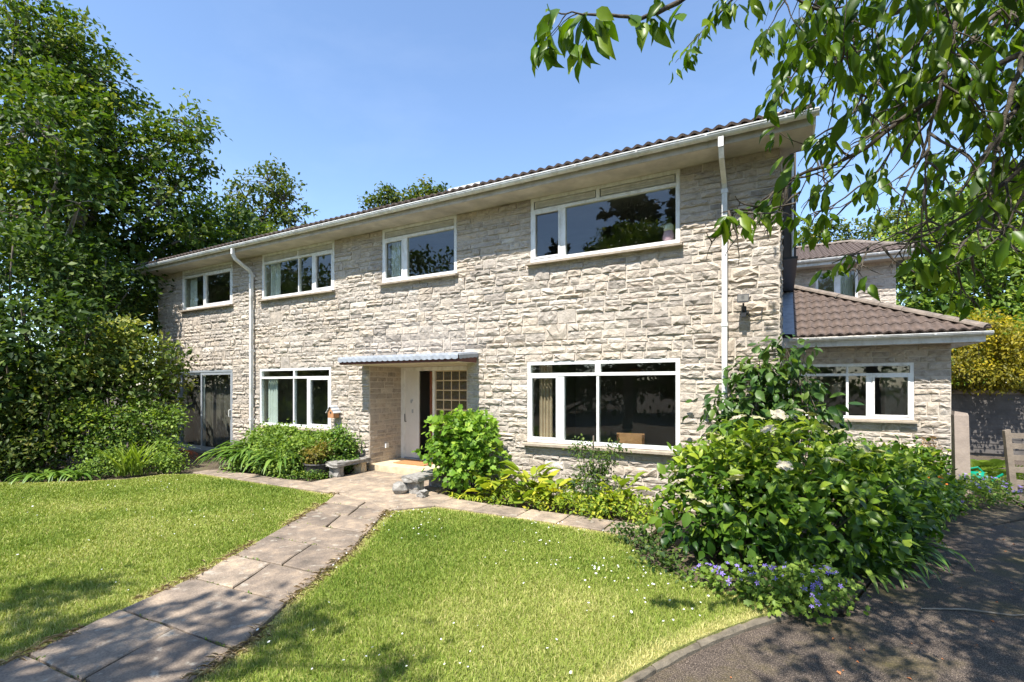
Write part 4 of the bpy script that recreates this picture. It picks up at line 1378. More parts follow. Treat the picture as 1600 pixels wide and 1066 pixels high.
for nm, lab, loc in (('stone_bench', 'low rough stone bench left of the porch step', (-7.36, -.55, .015)), ('stone_bench', 'low rough stone bench half hidden under the bright green bush', (-5.14, -.92, .015))):
    t = thing(nm, lab, 'bench', loc, 0, 'stone benches beside the porch')
    rough_block(-.17, .17, -.45, .45, .20, .285, .012).build('seat', M['old_stone'], t, local=True)
    rough_block(-.13, .13, -.38, -.22, -.02, .205, .018).build('leg', M['old_stone'], t, local=True)
    rough_block(-.13, .13, .20, .36, -.02, .205, .018).build('leg', M['step'] if loc[0] < -6 else M['old_stone'], t, local=True)
b = lathe([(.04, 0), (.11, .03), (.14, .09), (.11, .16), (.04, .20)], 9)
b.v = [(x + random.uniform(-.015, .015) - 5.33, y + random.uniform(-.015, .015) - 1.36, z + random.uniform(-.01, .01)) for x, y, z in b.v]
tag(b.build('boulder', M['old_stone'], None), 'rounded grey boulder leaning by the right hand stone bench', 'stone')
b = rough_block(-4.92, -4.78, -1.45, -1.31, 0, .11, .02)
tag(b.build('boulder', M['old_stone'], None), 'small pale stone block beside the rounded boulder', 'stone')

# pot
pot = thing('plant_pot', 'dark round bowl planter on the bed edge left of the stone bench', 'planter', (-7.80, -.92, .0))
lathe([(.13, 0), (.20, .05), (.235, .14), (.24, .22), (.255, .23), (.255, .255), (.225, .255), (.22, .22)], 22).build('bowl', M['pot'], pot, smooth=True, local=True)

# gate post, gate, shed
gp = thing('gate_post', 'thick pale weathered timber gate post at the corner of the extension', 'post', (2.56, 3.15, 0))
mb = MB(); h = 1.30; s = .092
ring = [(-s, -s), (s, -s), (s, s), (-s, s)]
lev = [(-.1, 1.05), (.4, 1.0), (.85, .98), (h - .04, .97), (h, .85)]
for z, k in lev:
    for x, y in ring: mb.v.append((x * k + (h - z) * .02, y * k, z + (.03 * (x < 0) if z == h else 0)))
for i in range(len(lev) - 1):
    for k in range(4): mb.f.append((i * 4 + k, i * 4 + (k + 1) % 4, i * 4 + 4 + (k + 1) % 4, i * 4 + 4 + k))
mb.f.append((16, 17, 18, 19))
mb.build('post', M['timber_pale'], gp, local=True)
mb = MB(); mb.box(s * .9, s * 1.25, -.06, .06, .98, 1.02); mb.tube([(s * 1.3, 0, .93), (s * 1.3, 0, 1.06)], .012, 6); mb.build('hinge_pin', M['black'], gp, local=True)

gate = thing('timber_gate', 'grey weathered five bar timber gate standing open at the right edge', 'gate', (3.36, 3.70, 0), R(14))
mb = MB(); mb.add([(-.045, -.035, .0), (.045, -.035, .0), (.045, .035, .0), (-.045, .035, .0), (-.13, -.035, 1.0), (-.05, -.035, 1.02), (-.05, .035, 1.02), (-.13, .035, 1.0)],
                  [(0, 3, 2, 1), (4, 5, 6, 7), (0, 1, 5, 4), (1, 2, 6, 5), (2, 3, 7, 6), (3, 0, 4, 7)]); mb.build('stile', M['timber'], gate, local=True)
for z in (.15, .36, .56, .75, .92):
    xs_ = .045 - .09 * z
    mb = MB(); mb.box(xs_ - .02, 2.4, -.016, .016, z - .045, z + .04); mb.build('rail', M['timber'], gate, local=True)
mb = MB(); mb.box(2.4, 2.5, -.035, .035, 0, 1.1); mb.build('stile', M['timber'], gate, local=True)
mb = MB(); mb.add([(.1, -.032, .12), (.2, -.032, .12), (2.4, -.032, .9), (2.3, -.032, .95), (.1, -.018, .12), (.2, -.018, .12), (2.4, -.018, .9), (2.3, -.018, .95)],
                  [(0, 3, 2, 1), (4, 5, 6, 7), (0, 1, 5, 4), (1, 2, 6, 5), (2, 3, 7, 6), (3, 0, 4, 7)]); mb.build('brace', M['timber'], gate, local=True)

shed = thing('boarded_shed', 'low dark boarded shed with mossy flat roof behind the gate', 'shed', (5.9, 9.6, 0))
X0, X1, Y = 3.70, 8.2, 9.35
mb = MB(); mb.box(X0 + .02, X1, Y + .02, Y + 3, -.1, 1.56); mb.build('wall', M['shed'], shed)
k = 0; z = .02
while z < 1.45:
    mb = MB(); mb.prism([(Y - .022, z), (Y - .006, z + .135), (Y + .015, z + .135), (Y + .015, z)], X0 + .10, X1, 'x'); mb.build('board', M['shed'], shed); z += .125
mb = MB(); mb.box(X0, X0 + .11, Y - .04, Y + .01, -.1, 1.52); mb.build('corner_post', M['timber'], shed)
mb = MB(); mb.box(X0 - .02, X1, Y - .06, Y - .02, 1.52, 1.62); mb.build('fascia', M['timber'], shed)
mb = MB(); mb.box(X0 - .1, X1 + .1, Y - .12, Y + 3.1, 1.625, 1.66); rf = mb.build('roof', M['moss'], shed)
pos = np.column_stack([rng.uniform(X0 - .1, X1, 2600), Y - .12 + np.abs(rng.normal(0, .18, 2600)), rng.uniform(1.60, 1.72, 2600)])
pos[:, 2] += .10 * np.sin(pos[:, 0] * 3.1) * np.sin(pos[:, 0] * 1.3 + 1)
o = link('moss', leaf_mesh('moss', L_GOLD, pos, rnd_unit(2600), rnd_unit(2600) + np.array([0, 0, .6]), rng.uniform(.05, .10, 2600), T_DIA, np.clip(rng.normal(.15, .12, 2600), 0, 1), off=(5.9, 9.6, 0)), rf)
o['kind'] = 'stuff'

can = thing('watering_can', 'green plastic watering can behind the gate post', 'watering can', (2.98, 3.9, 0))
lathe([(.12, 0), (.13, .05), (.125, .22), (.09, .26)], 14).build('can_body', M['teal'], can, smooth=True, local=True)
mb = MB(); mb.tube([(.10, -.02, .06), (.20, -.05, .16), (.30, -.08, .26)], [.03, .022, .02], 8); mb.build('spout', M['teal'], can, local=True)
mb = MB(); mb.tube([(-.11, 0, .08), (-.2, 0, .15), (-.18, 0, .28), (0, 0, .34), (.07, 0, .25)], .014, 6); mb.build('handle', M['teal'], can, local=True)


# ================================================================== PLANTS
def strap_template(bend=1.9, w=.042, seg=6, z0=0.0):
    V = []; F = []
    for i in range(seg + 1):
        t = i / seg; a = t * bend
        y = math.sin(a) / bend; z = -(1 - math.cos(a)) / bend
        ww = w * (math.sin(math.pi * (0.12 + .86 * t)) ** .6) * (1 - t ** 6)
        if i == seg: ww = .002
        nz = math.cos(a); ny = math.sin(a)
        V += [(-ww, y + ny * ww * .35, z + nz * ww * .35), (0, y, z), (ww, y + ny * ww * .35, z + nz * ww * .35)]
    for i in range(seg):
        a = i * 3
        F += [(a, a + 1, a + 4), (a, a + 4, a + 3), (a + 1, a + 2, a + 5), (a + 1, a + 5, a + 4)]
    return np.array(V, float), np.array(F)


T_STRAP = strap_template(2.35, .046)
T_IRIS = strap_template(0.7, .026)


def fern_template(n=17, bend=1.3):
    V = []; F = []
    for i in range(n):
        t = (i + .5) / n; a = t * bend
        y = math.sin(a) / bend; z = -(1 - math.cos(a)) / bend
        L = .22 * math.sin(math.pi * (.12 + .83 * t)) ** .8
        for sg in (-1, 1):
            k = len(V)
            V += [(0, y - .014, z), (0, y + .016, z), (sg * L, y + .06, z - .03), (sg * L * .55, y + .055, z - .008)]
            F += [(k, k + 2, k + 3), (k, k + 3, k + 1)] if sg > 0 else [(k, k + 3, k + 2), (k, k + 1, k + 3)]
    return np.array(V, float), np.array(F)


T_FERN = fern_template()


def clump(name, label, cat, centers, per, length, tmpl, mat, lean=(0.25, 0.9), nparts=60, group=None, tmean=.5, face=None, part='leaf'):
    c = np.array(centers, float)
    base = tuple(c.mean(axis=0))
    t = thing(name, label, cat, base, 0, group)
    k = len(c) * per
    ii = np.repeat(np.arange(len(c)), per)
    az = rng.uniform(0, 2 * math.pi, k)
    if face is not None: az = face + rng.normal(0, 1.5, k)
    ln = rng.uniform(lean[0], lean[1], k)
    d = np.column_stack([np.cos(az) * ln, np.sin(az) * ln, np.ones(k)])
    n = np.column_stack([-np.cos(az), -np.sin(az), ln]) + rng.normal(0, .12, (k, 3))
    n = -n * np.array([1, 1, -1]) if False else n
    # bend goes towards -Z of the template: outward, so the face looks up and inward
    pos = c[ii] + np.column_stack([rng.normal(0, .05, k), rng.normal(0, .05, k), np.zeros(k)])
    size = length * rng.uniform(.65, 1.1, k)
    tint = np.clip(rng.normal(tmean, .2, k), 0, 1)
    leaf_parts(t, mat, pos, d, n, size, tmpl, tint, nparts, 'leaf_mass', name=part)
    return t


def shrub(name, label, lobes, mat, nclus, per, spread, leaf, tmpl=T_DIA, cat='shrub', stems=10, nparts=0, group=None, stem_r=.012, base=None, bark=None, **kw):
    L = np.array(lobes, float)
    if base is None: base = (L[:, 0].mean(), L[:, 1].mean(), 0.0)
    t = thing(name, label, cat, base, 0, group)
    mb = MB()
    for q in range(stems):
        l = L[q % len(L)]
        a = Vector((l[0] * .5 + base[0] * .5 + random.uniform(-.1, .1), l[1] * .5 + base[1] * .5 + random.uniform(-.1, .1), base[2]))
        u = Vector(rnd_unit(1)[0]); u.z = abs(u.z)
        e = Vector(l[:3]) + u * l[3] * .9
        mb.tube(limb_path(a, e, .1, 5), [stem_r * (1.5 - .22 * i) for i in range(6)], 5)
    mb.build('stem', bark or M['bark'], t, smooth=True)['kind'] = 'stuff'
    pos, d, n, size, tint, cen, lc = crown(lobes, nclus, per, spread, leaf, **kw)
    if nparts:
        v = pos - CAM
        out = pos - lc[0]
        # prefer leaves on the side and top towards the camera
        ctr = L[:, :3].mean(axis=0)
        pref = ((pos - ctr) @ (unit((CAM - ctr)[None])[0] + np.array([0, 0, .4]))) * .02
        leaf_parts(t, mat, pos, d, n, size, tmpl, tint, nparts, 'foliage', prefer=pref)
    else:
        link('foliage', leaf_mesh('foliage', mat, pos, d, n, size, tmpl, tint, off=base), t)
    return t


# ---- trees left and behind
tree('sycamore_tree', 'tall sycamore with hanging seed bunches filling the upper left', (-19.6, -.6, 0),
     [(-20.0, -1.8, 12.1, 1.43), (-19.5, -1.0, 11.9, 1.38), (-19.1, -0.2, 11.4, 1.12), (-19.1, 0.4, 10.8, 0.95), (-18.7, -1.7, 9.0, 1.84), (-18.1, -0.2, 8.9, 1.58),
      (-17.6, 0.7, 8.9, 1.33), (-17.0, 1.5, 10.2, 0.74), (-17.3, 0.8, 7.5, 1.43), (-17.1, 1.5, 6.6, 1.05), (-18.2, -0.8, 6.9, 1.72), (-19.0, -1.9, 6.6, 1.66),
      (-18.6, 0.7, 5.6, 1.68), (-19.0, -0.7, 4.8, 1.78), (-19.1, 0.4, 3.7, 1.26), (-16.8, 1.7, 9.3, 0.53), (-21.5, -2.2, 10.5, 1.6), (-21.5, -2.0, 7.5, 1.8), (-15.6, -2.2, 7.0, .8), (-15.1, -2.0, 6.2, .6), (-15.9, -2.4, 8.0, .9)],
     L_SYC, 1250, 26, .21, .18, trunk_r=.30, twigs=320, twig_r=.018, shell=.5, tmpl=T_DIA, bark=M['bark_grey'])
tree('sycamore_tree', 'sycamore top showing above the left end of the roof', (-22.3, 8.2, 0),
     [(-22.1, 7.9, 11.8, 0.95), (-23.1, 7.3, 11.0, 0.88), (-21.4, 8.2, 10.8, 0.95), (-22.4, 7.7, 9.9, 1.26), (-21.0, 8.5, 9.9, 0.79), (-23.6, 7.0, 9.7, 0.79), (-22.0, 8.0, 8.9, 1.42), (-23.2, 7.3, 8.6, 1.26)],
     L_SYC2, 170, 22, .22, .22, trunk_r=.2, twigs=110, twig_r=.02)
tree('leafy_tree', 'low green tree tops peeping over the middle of the roof', (-18.8, 14.3, 0),
     [(-20.6, 13.3, 12.1, 0.52), (-19.8, 13.7, 12.4, 0.59), (-18.7, 14.3, 12.5, 0.52), (-17.9, 14.8, 12.9, 0.48), (-17.1, 15.2, 12.6, 0.52), (-19.4, 14.0, 11.6, 0.92), (-17.9, 14.8, 11.8, 0.92)],
     L_SYC2, 150, 20, .22, .22, trunk_r=.18, twigs=20)
tree('dark_tree', 'dense dark evergreen mass behind the left end of the house', (-18.5, 3.5, 0),
     [(-17.8, 3.0, 5.5, 1.6), (-18.5, 3.6, 7.0, 1.6), (-17.2, 2.8, 3.4, 1.5), (-18.8, 2.4, 4.2, 1.6), (-17.6, 3.4, 1.6, 1.4)],
     L_DARK, 420, 26, .3, .22, trunk_r=.2, twigs=30)
tree('leafy_tree', 'broad sunlit green tree rising behind the extension at the right', (7.2, 17.6, 0),
     [(4.8, 15.9, 6.5, 1.42), (6.0, 17.1, 7.4, 1.46), (7.4, 18.5, 7.8, 1.75), (8.5, 19.1, 8.1, 2.00), (4.2, 15.0, 5.0, 1.15), (5.8, 16.5, 5.3, 1.42), (7.2, 17.3, 5.3, 1.66), (8.7, 18.1, 5.8, 1.89), (6.0, 18.9, 8.9, 0.92),
      (4.6, 15.2, 3.6, 1.1), (6.0, 16.0, 3.5, 1.4), (7.6, 16.6, 3.5, 1.5), (10.5, 19, 7, 2.2)],
     L_RT, 1050, 26, .30, .22, trunk_r=.3, twigs=60, shell=.6)
tree('leafy_tree', 'distant grey green tree line just above the rear wing roof', (3.0, 22.4, 0),
     [(1.0, 20.6, 9.1, 0.51), (1.9, 21.2, 9.3, 0.57), (2.9, 21.7, 9.1, 0.57), (3.9, 22.2, 9.2, 0.69), (4.8, 22.8, 9.4, 0.79), (5.5, 23.2, 10.0, 0.79), (3, 22, 8, 1.0)],
     L_SYC2, 170, 20, .25, .2, trunk_r=.2, twigs=20)
shrub('golden_shrub', 'golden yellow leaved creeper heaped over the mossy shed roof',
      [(3.9, 8.7, 2.6, 0.54), (4.4, 9.0, 3.0, 0.63), (5.0, 9.4, 2.7, 0.63), (5.2, 8.9, 2.4, 0.61), (4.0, 8.7, 2.05, 0.42), (4.5, 8.8, 2.0, 0.42), (4.8, 8.8, 1.9, 0.37), (6.0, 9.6, 2.6, .8)],
      L_GOLD, 380, 24, .13, .085, base=(4.5, 9.9, 1.66), stems=14, droop=.7)
shrub('laurel_shrub', 'dark green laurel between the extension and the shed', [(3.6, 12.2, 1.4, 1.1), (3.4, 12.4, 2.8, 1.0), (5.2, 13.2, 2.6, 1.3), (7.0, 13.5, 2.6, 1.4), (2.9, 11.5, .8, .8)], L_RT, 700, 22, .2, .17, stems=10, stem_r=.03, shell=.3)
# ---- left border
shrub('evergreen_shrub', 'big dark evergreen shrub along the left edge of the garden',
      [(-15.2, -3.2, 4.2, 1.30), (-15.6, -2.2, 4.6, 1.11), (-15.9, -1.2, 4.3, 1.11), (-13.3, -3.3, 2.7, 1.05), (-13.6, -3.9, 1.8, 1.14), (-14.9, -1.9, 2.9, 0.95), (-16.5, -0.3, 4.0, 0.83), (-14.8, -4.6, 3.0, 1.3), (-15.5, -3.5, 1.5, 1.4)],
      L_DARK, 620, 26, .24, .14, base=(-15, -2.9, 0), stems=24, stem_r=.035)
shrub('silver_leaved_shrub', 'arching silvery yellow green shrub beside the patio door',
      [(-13.5, -2.2, 2.2, 0.72), (-13.3, -1.8, 2.5, 0.71), (-13.0, -1.3, 2.2, 0.61), (-12.9, -2.1, 1.6, 0.71), (-13.3, -2.8, 1.8, 0.68), (-12.8, -1.5, 1.5, 0.59), (-13.0, -1.0, 1.8, 0.39)],
      L_ELA, 330, 22, .15, .12, base=(-13.3, -1.9, 0), stems=16, stem_r=.02)
shrub('nettle_like_plants', 'tall leafy green stems at the far left lawn edge', [(-12.9, -3.7, .7, .55), (-12.6, -3.4, 1.2, .4), (-13.2, -4.0, 1.5, .6), (-12.75, -3.3, 1.75, .3), (-12.7, -3.9, .3, .4), (-14.2, -4.7, .9, .8), (-13.0, -3.6, 1.5, .35), (-12.3, -3.5, .4, .35)],
      L_SYC2, 300, 24, .13, .10, cat='plants', base=(-12.9, -3.6, 0), stems=24, zsq=1.1, tmpl=T_OVAL, droop=.6)
shrub('leafy_shrub', 'rounded mid green shrub below the silvery shrub', [(-12.2, -2.8, .75, .5), (-12.0, -2.4, .9, .42), (-12.4, -2.9, 1.15, .35), (-11.8, -2.6, .4, .35)], L_RT, 190, 22, .10, .075, base=(-12.1, -2.7, 0), stems=12)
shrub('leafy_shrub', 'low feathery plant at the lawn edge beside the iris leaves', [(-11.6, -2.95, .2, .28), (-11.35, -2.75, .18, .25), (-10.8, -2.3, .16, .24), (-10.65, -2.1, .14, .2)], L_GER, 130, 22, .07, .05, base=(-11.2, -2.6, 0), stems=8, stem_r=.005)
shrub('leafy_shrub', 'light green bushy shrub in front of the patio door',
      [(-12.0, -1.9, 0.75, 0.45), (-12.0, -1.5, .95, 0.34), (-11.7, -1.95, .4, .4), (-11.2, -1.9, 0.2, 0.30), (-12.3, -1.9, 1.2, .3)],
      L_GER, 150, 22, .10, .075, base=(-12.1, -1.55, 0), stems=8)
clump('iris_clump', 'upright yellow green iris leaves at the lawn edge on the left', 'plant', [(-11.0, -2.55, 0), (-11.15, -2.7, 0)], 30, .75, T_IRIS, L_FERN, (.05, .5), 40, tmean=.4)
clump('strap_leaf_clump', 'dark strap leaved clump under the left shrubs by the lawn', 'plant', [(-11.7, -3.5, 0), (-11.9, -3.7, 0), (-11.5, -3.3, 0)], 24, .6, T_STRAP, L_AGA, (.3, 1.0), 40, tmean=.55)
t = thing('fern', 'rust coloured dead fern fronds before the patio door', 'fern', (-11.35, -1.5, .25))
k = 9; az = rng.uniform(-2.2, .6, k)
d = np.column_stack([np.cos(az), np.sin(az), np.full(k, .25)]); nn = np.column_stack([-np.cos(az) * .2, -np.sin(az) * .2, np.ones(k)])
leaf_parts(t, M['rust_leaf'], np.tile([[-11.5, -1.45, .28]], (k, 1)) + rng.normal(0, .05, (k, 3)), d, nn, rng.uniform(.3, .5, k), T_FERN, np.full(k, .5), k, 'fronds', name='frond')
# ---- bed left of the porch
clump('agapanthus', 'large clump of arching strap leaves below the left downpipe', 'plant',
      [(-10.1, -1.0, .0), (-9.85, -.85, .1), (-9.65, -1.05, .05), (-10.2, -.7, .12), (-9.9, -.6, .15), (-10.3, -.95, 0)], 44, .98, T_STRAP, L_AGA, (.03, .38), 190, face=-1.5)
clump('agapanthus', 'smaller strap leaved clump in the middle of the green mound', 'plant', [(-8.72, -1.12, .05), (-8.6, -1.0, .05), (-8.85, -.95, .05)], 22, .9, T_STRAP, L_AGA, (.03, .35), 60, face=-1.4)
shrub('geranium_mound', 'long feathery green mound under the left ground floor window',
      [(-10.15, -.42, .52, .30), (-9.6, -.45, .55, .30), (-9.85, -.75, .42, .30), (-9.1, -.5, .5, .32), (-8.5, -.55, .45, .36), (-8.0, -.5, .42, .36), (-9.2, -.9, .36, .32), (-9.0, -1.1, .24, .26), (-8.35, -1.05, .3, .3), (-8.35, -.95, .33, .34), (-9.0, -1.15, .18, .2), (-7.75, -.6, .35, .3), (-8.35, -1.25, .1, .2), (-9.6, -1.4, .06, .15)],
      L_GER, 700, 26, .08, .052, cat='plant', stems=24, stem_r=.005, bark=M['stem'], shell=.6, tmpl=T_LOB)
shrub('leafy_shrub', 'glossy dark green bush against the left corner of the porch',
      [(-7.75, -.38, .45, .30), (-7.72, -.4, .65, .22), (-7.6, -.5, .33, .25)], L_AGA, 130, 22, .07, .07, stems=8, stem_r=.006, bark=M['stem'])
pp = shrub('pot_plant', 'straggly yellow and bronze plant growing in the dark bowl', [(-7.80, -.90, .42, .18), (-7.95, -.95, .42, .14), (-7.68, -.9, .5, .14), (-7.8, -.95, .36, .16)], L_POT, 70, 18, .06, .055, cat='plant', base=(-7.80, -.92, .2), stems=8, stem_r=.004)
shrub('creeping_plant', 'creeping leaves spilling over the path below the dark bowl', [(-7.75, -1.3, .03, .13), (-7.5, -1.2, .03, .13), (-8.0, -1.32, .03, .12), (-7.42, -1.0, .04, .10)], L_LOW, 60, 16, .05, .04, cat='plant', stems=4, stem_r=.003)
# ---- bed right of the porch
shrub('currant_bush', 'bright green lobed leaved bush at the right of the porch',
      [(-4.62, -.62, .78, .42), (-4.75, -.72, .98, .30), (-4.35, -.62, .95, .30), (-4.9, -.72, .62, .30), (-4.2, -.62, .62, .30), (-4.5, -.85, .45, .30), (-4.55, -.6, 1.14, .2)],
      L_CUR, 170, 15, .085, .105, tmpl=T_LOB, stems=16, stem_r=.008, nparts=200, base=(-4.55, -.6, 0))
clump('hosta', 'small variegated clump at the foot of the bright green bush', 'plant', [(-4.45, -1.08, 0), (-4.25, -1.05, 0), (-4.05, -1.0, 0)], 26, .30, T_STRAP, L_HOS, (.4, 1.2), 60, group=None)


def broad_plant(label, base, n, length, mat, h=.25, nparts=40, tm=.55):
    t = thing('hosta', label, 'plant', base)
    k = n
    az = rng.uniform(0, 2 * math.pi, k); el = rng.uniform(-.2, .9, k); rr = rng.uniform(.05, .24, k); hh = rng.uniform(.06, h, k)
    pos = np.array(base) + np.column_stack([np.cos(az) * rr, np.sin(az) * rr, hh])
    d = np.column_stack([np.cos(az), np.sin(az), el]); nn = np.column_stack([-np.cos(az) * el, -np.sin(az) * el, np.ones(k)]) + rng.normal(0, .25, (k, 3))
    mb = MB()
    for p in pos: mb.tube([(base[0], base[1], base[2]), tuple((np.array(base) * .4 + p * .6) + np.array([0, 0, .02])), tuple(p)], .005, 4)
    mb.build('stem', M['stem'], t)['kind'] = 'stuff'
    leaf_parts(t, mat, pos, d, nn, length * rng.uniform(.6, 1.15, k), T_OVAL, np.clip(rng.normal(tm, .25, k), 0, 1), nparts, 'foliage')


broad_plant('yellow green broad leaved plant nearest the bright green bush', (-3.85, -.85, 0), 40, .26, L_HOS, .34)
broad_plant('largest yellow green plant with upright broad leaves below the wall', (-3.25, -.80, 0), 54, .32, L_HOS, .48)
broad_plant('yellowing broad leaved plant left of the climbing rose', (-2.85, -.85, 0), 40, .26, L_HOS, .32, tm=.65)
broad_plant('pale green broad leaved plant right of the climbing rose', (-1.95, -.72, 0), 44, .24, L_HOS, .45, tm=.45)
shrub('rose_bush', 'sparse rose bush climbing below the large ground floor window', [(-2.42, -.62, .3, .26), (-2.35, -.55, .62, .24), (-2.55, -.55, .78, .13), (-2.1, -.52, .82, .12), (-2.3, -.8, .12, .22)], L_ROSE, 100, 16, .07, .05, stems=10, stem_r=.005, base=(-2.4, -.6, 0), tmpl=T_OVAL)
mb = MB(); mb.tube([(-2.42, -.42, 0), (-2.42, -.40, 1.0)], .012, 6); tag(mb.build('plant_stake', M['timber'], None), 'thin stake standing in the rose bush', 'stake')
shrub('ground_cover', 'low green weeds between the broad leaved plants and the paving', [(-3.0, -1.05, .05, .2), (-2.5, -1.05, .05, .22), (-3.6, -1.05, .04, .2), (-2.0, -1.0, .06, .22), (-1.6, -.95, .08, .25), (-2.2, -1.15, .03, .12)], L_HOS, 240, 18, .07, .05, cat='plants', stems=6, stem_r=.003)
shrub('weeds', 'tufts of weeds at the corner of the lawn by the flagstones', [(-1.35, -1.85, .04, .16), (-1.5, -1.95, .03, .14), (-1.2, -2.2, .05, .16), (-1.05, -2.5, .04, .15), (-.8, -2.65, .04, .14)], L_ROSE, 70, 16, .06, .05, cat='plants', stems=14, stem_r=.003)
# ---- hydrangea and climber at the corner
hyd = shrub('hydrangea', 'large hydrangea bush with cream flower heads at the corner of the drive',
            [(-.55, -1.75, .55, .55), (-.15, -1.45, .80, .52), (.25, -1.20, .85, .48), (.65, -1.0, .62, .50), (-.25, -1.95, .45, .50), (.25, -1.8, .45, .52), (-.85, -2.0, .35, .32), (.95, -.7, .50, .45), (-.35, -1.3, .95, .33), (.6, -1.5, .35, .42), (-.7, -1.4, .8, .3), (1.12, -.35, .36, .30)],
            L_HYD, 560, 10, .085, .112, tmpl=T_OVAL, stems=50, stem_r=.008, nparts=300, base=(.05, -1.4, 0), shell=.72, droop=.3, newgrowth=.17)
# flower heads
V = [(0, 0, .02)]; F = []
for q in range(1, 6):
    for m in range(16):
        a = 6.2832 * m / 16 + rng.uniform(-.12, .12); r = .013 * q * rng.uniform(.8, 1.2)
        V.append((r * math.cos(a), r * math.sin(a), .02 * (1 - (q / 5.5) ** 2) + rng.uniform(-.008, .008)))
for m in range(16): F.append((0, 1 + m, 1 + (m + 1) % 16))
for q in range(4):
    for m in range(16):
        a, b = 1 + q * 16 + m, 1 + q * 16 + (m + 1) % 16
        if rng.random() < .12 and q > 1: continue
        F += [(a, a + 16, b + 16), (a, b + 16, b)]
CORY = [np_mesh('flower_head', np.array(V), np.array(F), L_CORY, np.clip(rng.normal(m, .15, len(V)), 0, 1)) for m in (.2, .5, .85)]
fh = [(-.55, -1.75, 1.08), (-.2, -1.5, 1.30), (.0, -1.35, 1.33), (.3, -1.25, 1.34), (.15, -1.55, 1.18), (-.4, -1.35, 1.28), (.55, -1.1, 1.15), (-.65, -1.5, 1.1), (-.9, -2.05, .65), (-.75, -2.2, .55), (-.6, -2.25, .5), (-.1, -1.7, 1.2),
      (.4, -1.45, 1.22), (-.35, -2.3, .78), (.05, -2.1, .9), (-.05, -2.2, .30), (.75, -1.2, 1.0), (.45, -1.7, .92), (-.95, -1.85, .72), (-.3, -1.85, 1.05), (.2, -1.0, 1.36), (.9, -.95, .95), (-.75, -1.75, .95)]
for i, p in enumerate(fh):
    o = bpy.data.objects.new('flower_head', CORY[i % 3]); C.objects.link(o); o.parent = hyd
    o.location = Vector(p) + Vector((0, -.05, .10)) - wl(hyd); o.scale = [random.uniform(.9, 1.5)] * 3
    o.rotation_euler = (random.uniform(.1, .6), random.uniform(-.3, .3), random.uniform(0, 6))
shrub('climbing_shrub', 'tall leafy shrub climbing the right corner of the stone wall',
      [(-.58, -.30, 1.15, .26), (-.35, -.33, 1.40, .27), (-.10, -.35, 1.60, .26), (.02, -.33, 1.88, .20), (-.22, -.28, 1.98, .16), (.12, -.35, 1.40, .27), (-.1, -.35, 1.1, .34), (-.66, -.22, 1.52, .15), (.26, -.35, 1.78, .12), (.34, -.4, 1.50, .14), (.0, -.35, 2.2, .11), (.28, -.33, 2.15, .07), (-.45, -.25, 1.85, .12), (.55, -.42, 1.30, .10), (.38, -.38, 1.2, .16)],
      L_CLI, 150, 9, .10, .135, tmpl=T_OVAL, stems=26, stem_r=.010, nparts=200, base=(.0, -.30, 0), droop=.8, shell=.5)
# ---- right hand border
clump('daylily', 'arching strap leaves at the drive edge of the hydrangea', 'plant', [(.85, -1.45, -.03), (1.05, -1.1, -.03), (1.2, -.75, -.03), (.7, -1.7, -.03)], 34, .55, T_STRAP, L_AGA, (.3, 1.1), 70, tmean=.5)
shrub('border_shrub', 'orange flowered leafy plants between hydrangea and gate post',
      [(1.32, .15, .30, .30), (1.5, .6, .30, .30), (1.7, 1.1, .28, .28), (1.22, -.2, .27, .28), (1.9, 1.6, .25, .25), (1.35, .9, .36, .25)],
      L_HYD, 360, 18, .09, .075, stems=20, stem_r=.006, base=(1.5, .6, 0), tmpl=T_OVAL)
clump('fern', 'yellow green fern in the border left of the gate post', 'fern', [(1.75, 1.75, .15), (1.95, 2.0, .15)], 16, .75, T_FERN, L_FERN, (.4, 1.1), 32, tmean=.5, part='frond')
clump('fern', 'fern growing behind the gate post beside the green can', 'fern', [(3.15, 4.3, 0), (3.0, 4.7, 0), (3.35, 4.9, 0)], 14, .85, T_FERN, L_FERN, (.4, 1.1), 42, tmean=.25, part='frond')
clump('fern', 'fern lying over the border right of the gate post', 'fern', [(2.85, 3.35, 0)], 10, .5, T_FERN, L_FERN, (.6, 1.5), 10, tmean=.5, part='frond')
shrub('leafy_shrub', 'dark leaved shrub under the extension window', [(1.5, 3.6, .3, .35), (2.0, 3.7, .35, .35), (2.3, 3.4, .3, .3), (1.0, 3.5, .4, .4)], L_HYD, 130, 18, .1, .10, stems=10, tmpl=T_OVAL)
shrub('dry_weed', 'dry brown weed against the corner of the extension', [(2.32, 4.0, .55, .14), (2.38, 4.02, .72, .09)], foliage('dry_weed', (.16, .09, .05), (.24, .15, .08), (.3, .2, .1)), 30, 12, .05, .035, cat='plant', stems=10, stem_r=.004)


def star(npet=5):
    V = [(0, 0, .0)]; F = []
    for i in range(npet):
        a = 2 * math.pi * i / npet
        for da, r, z in ((-.35, .35, .06), (0, .55, .03), (.35, .35, .06)):
            V.append((math.sin(a + da) * r, math.cos(a + da) * r, z))
        k = 1 + 3 * i
        F += [(0, k + 1, k), (0, k + 2, k + 1)]
    return np.array(V, float), np.array(F)


T_STAR = star(5); T_DAISY = star(8)


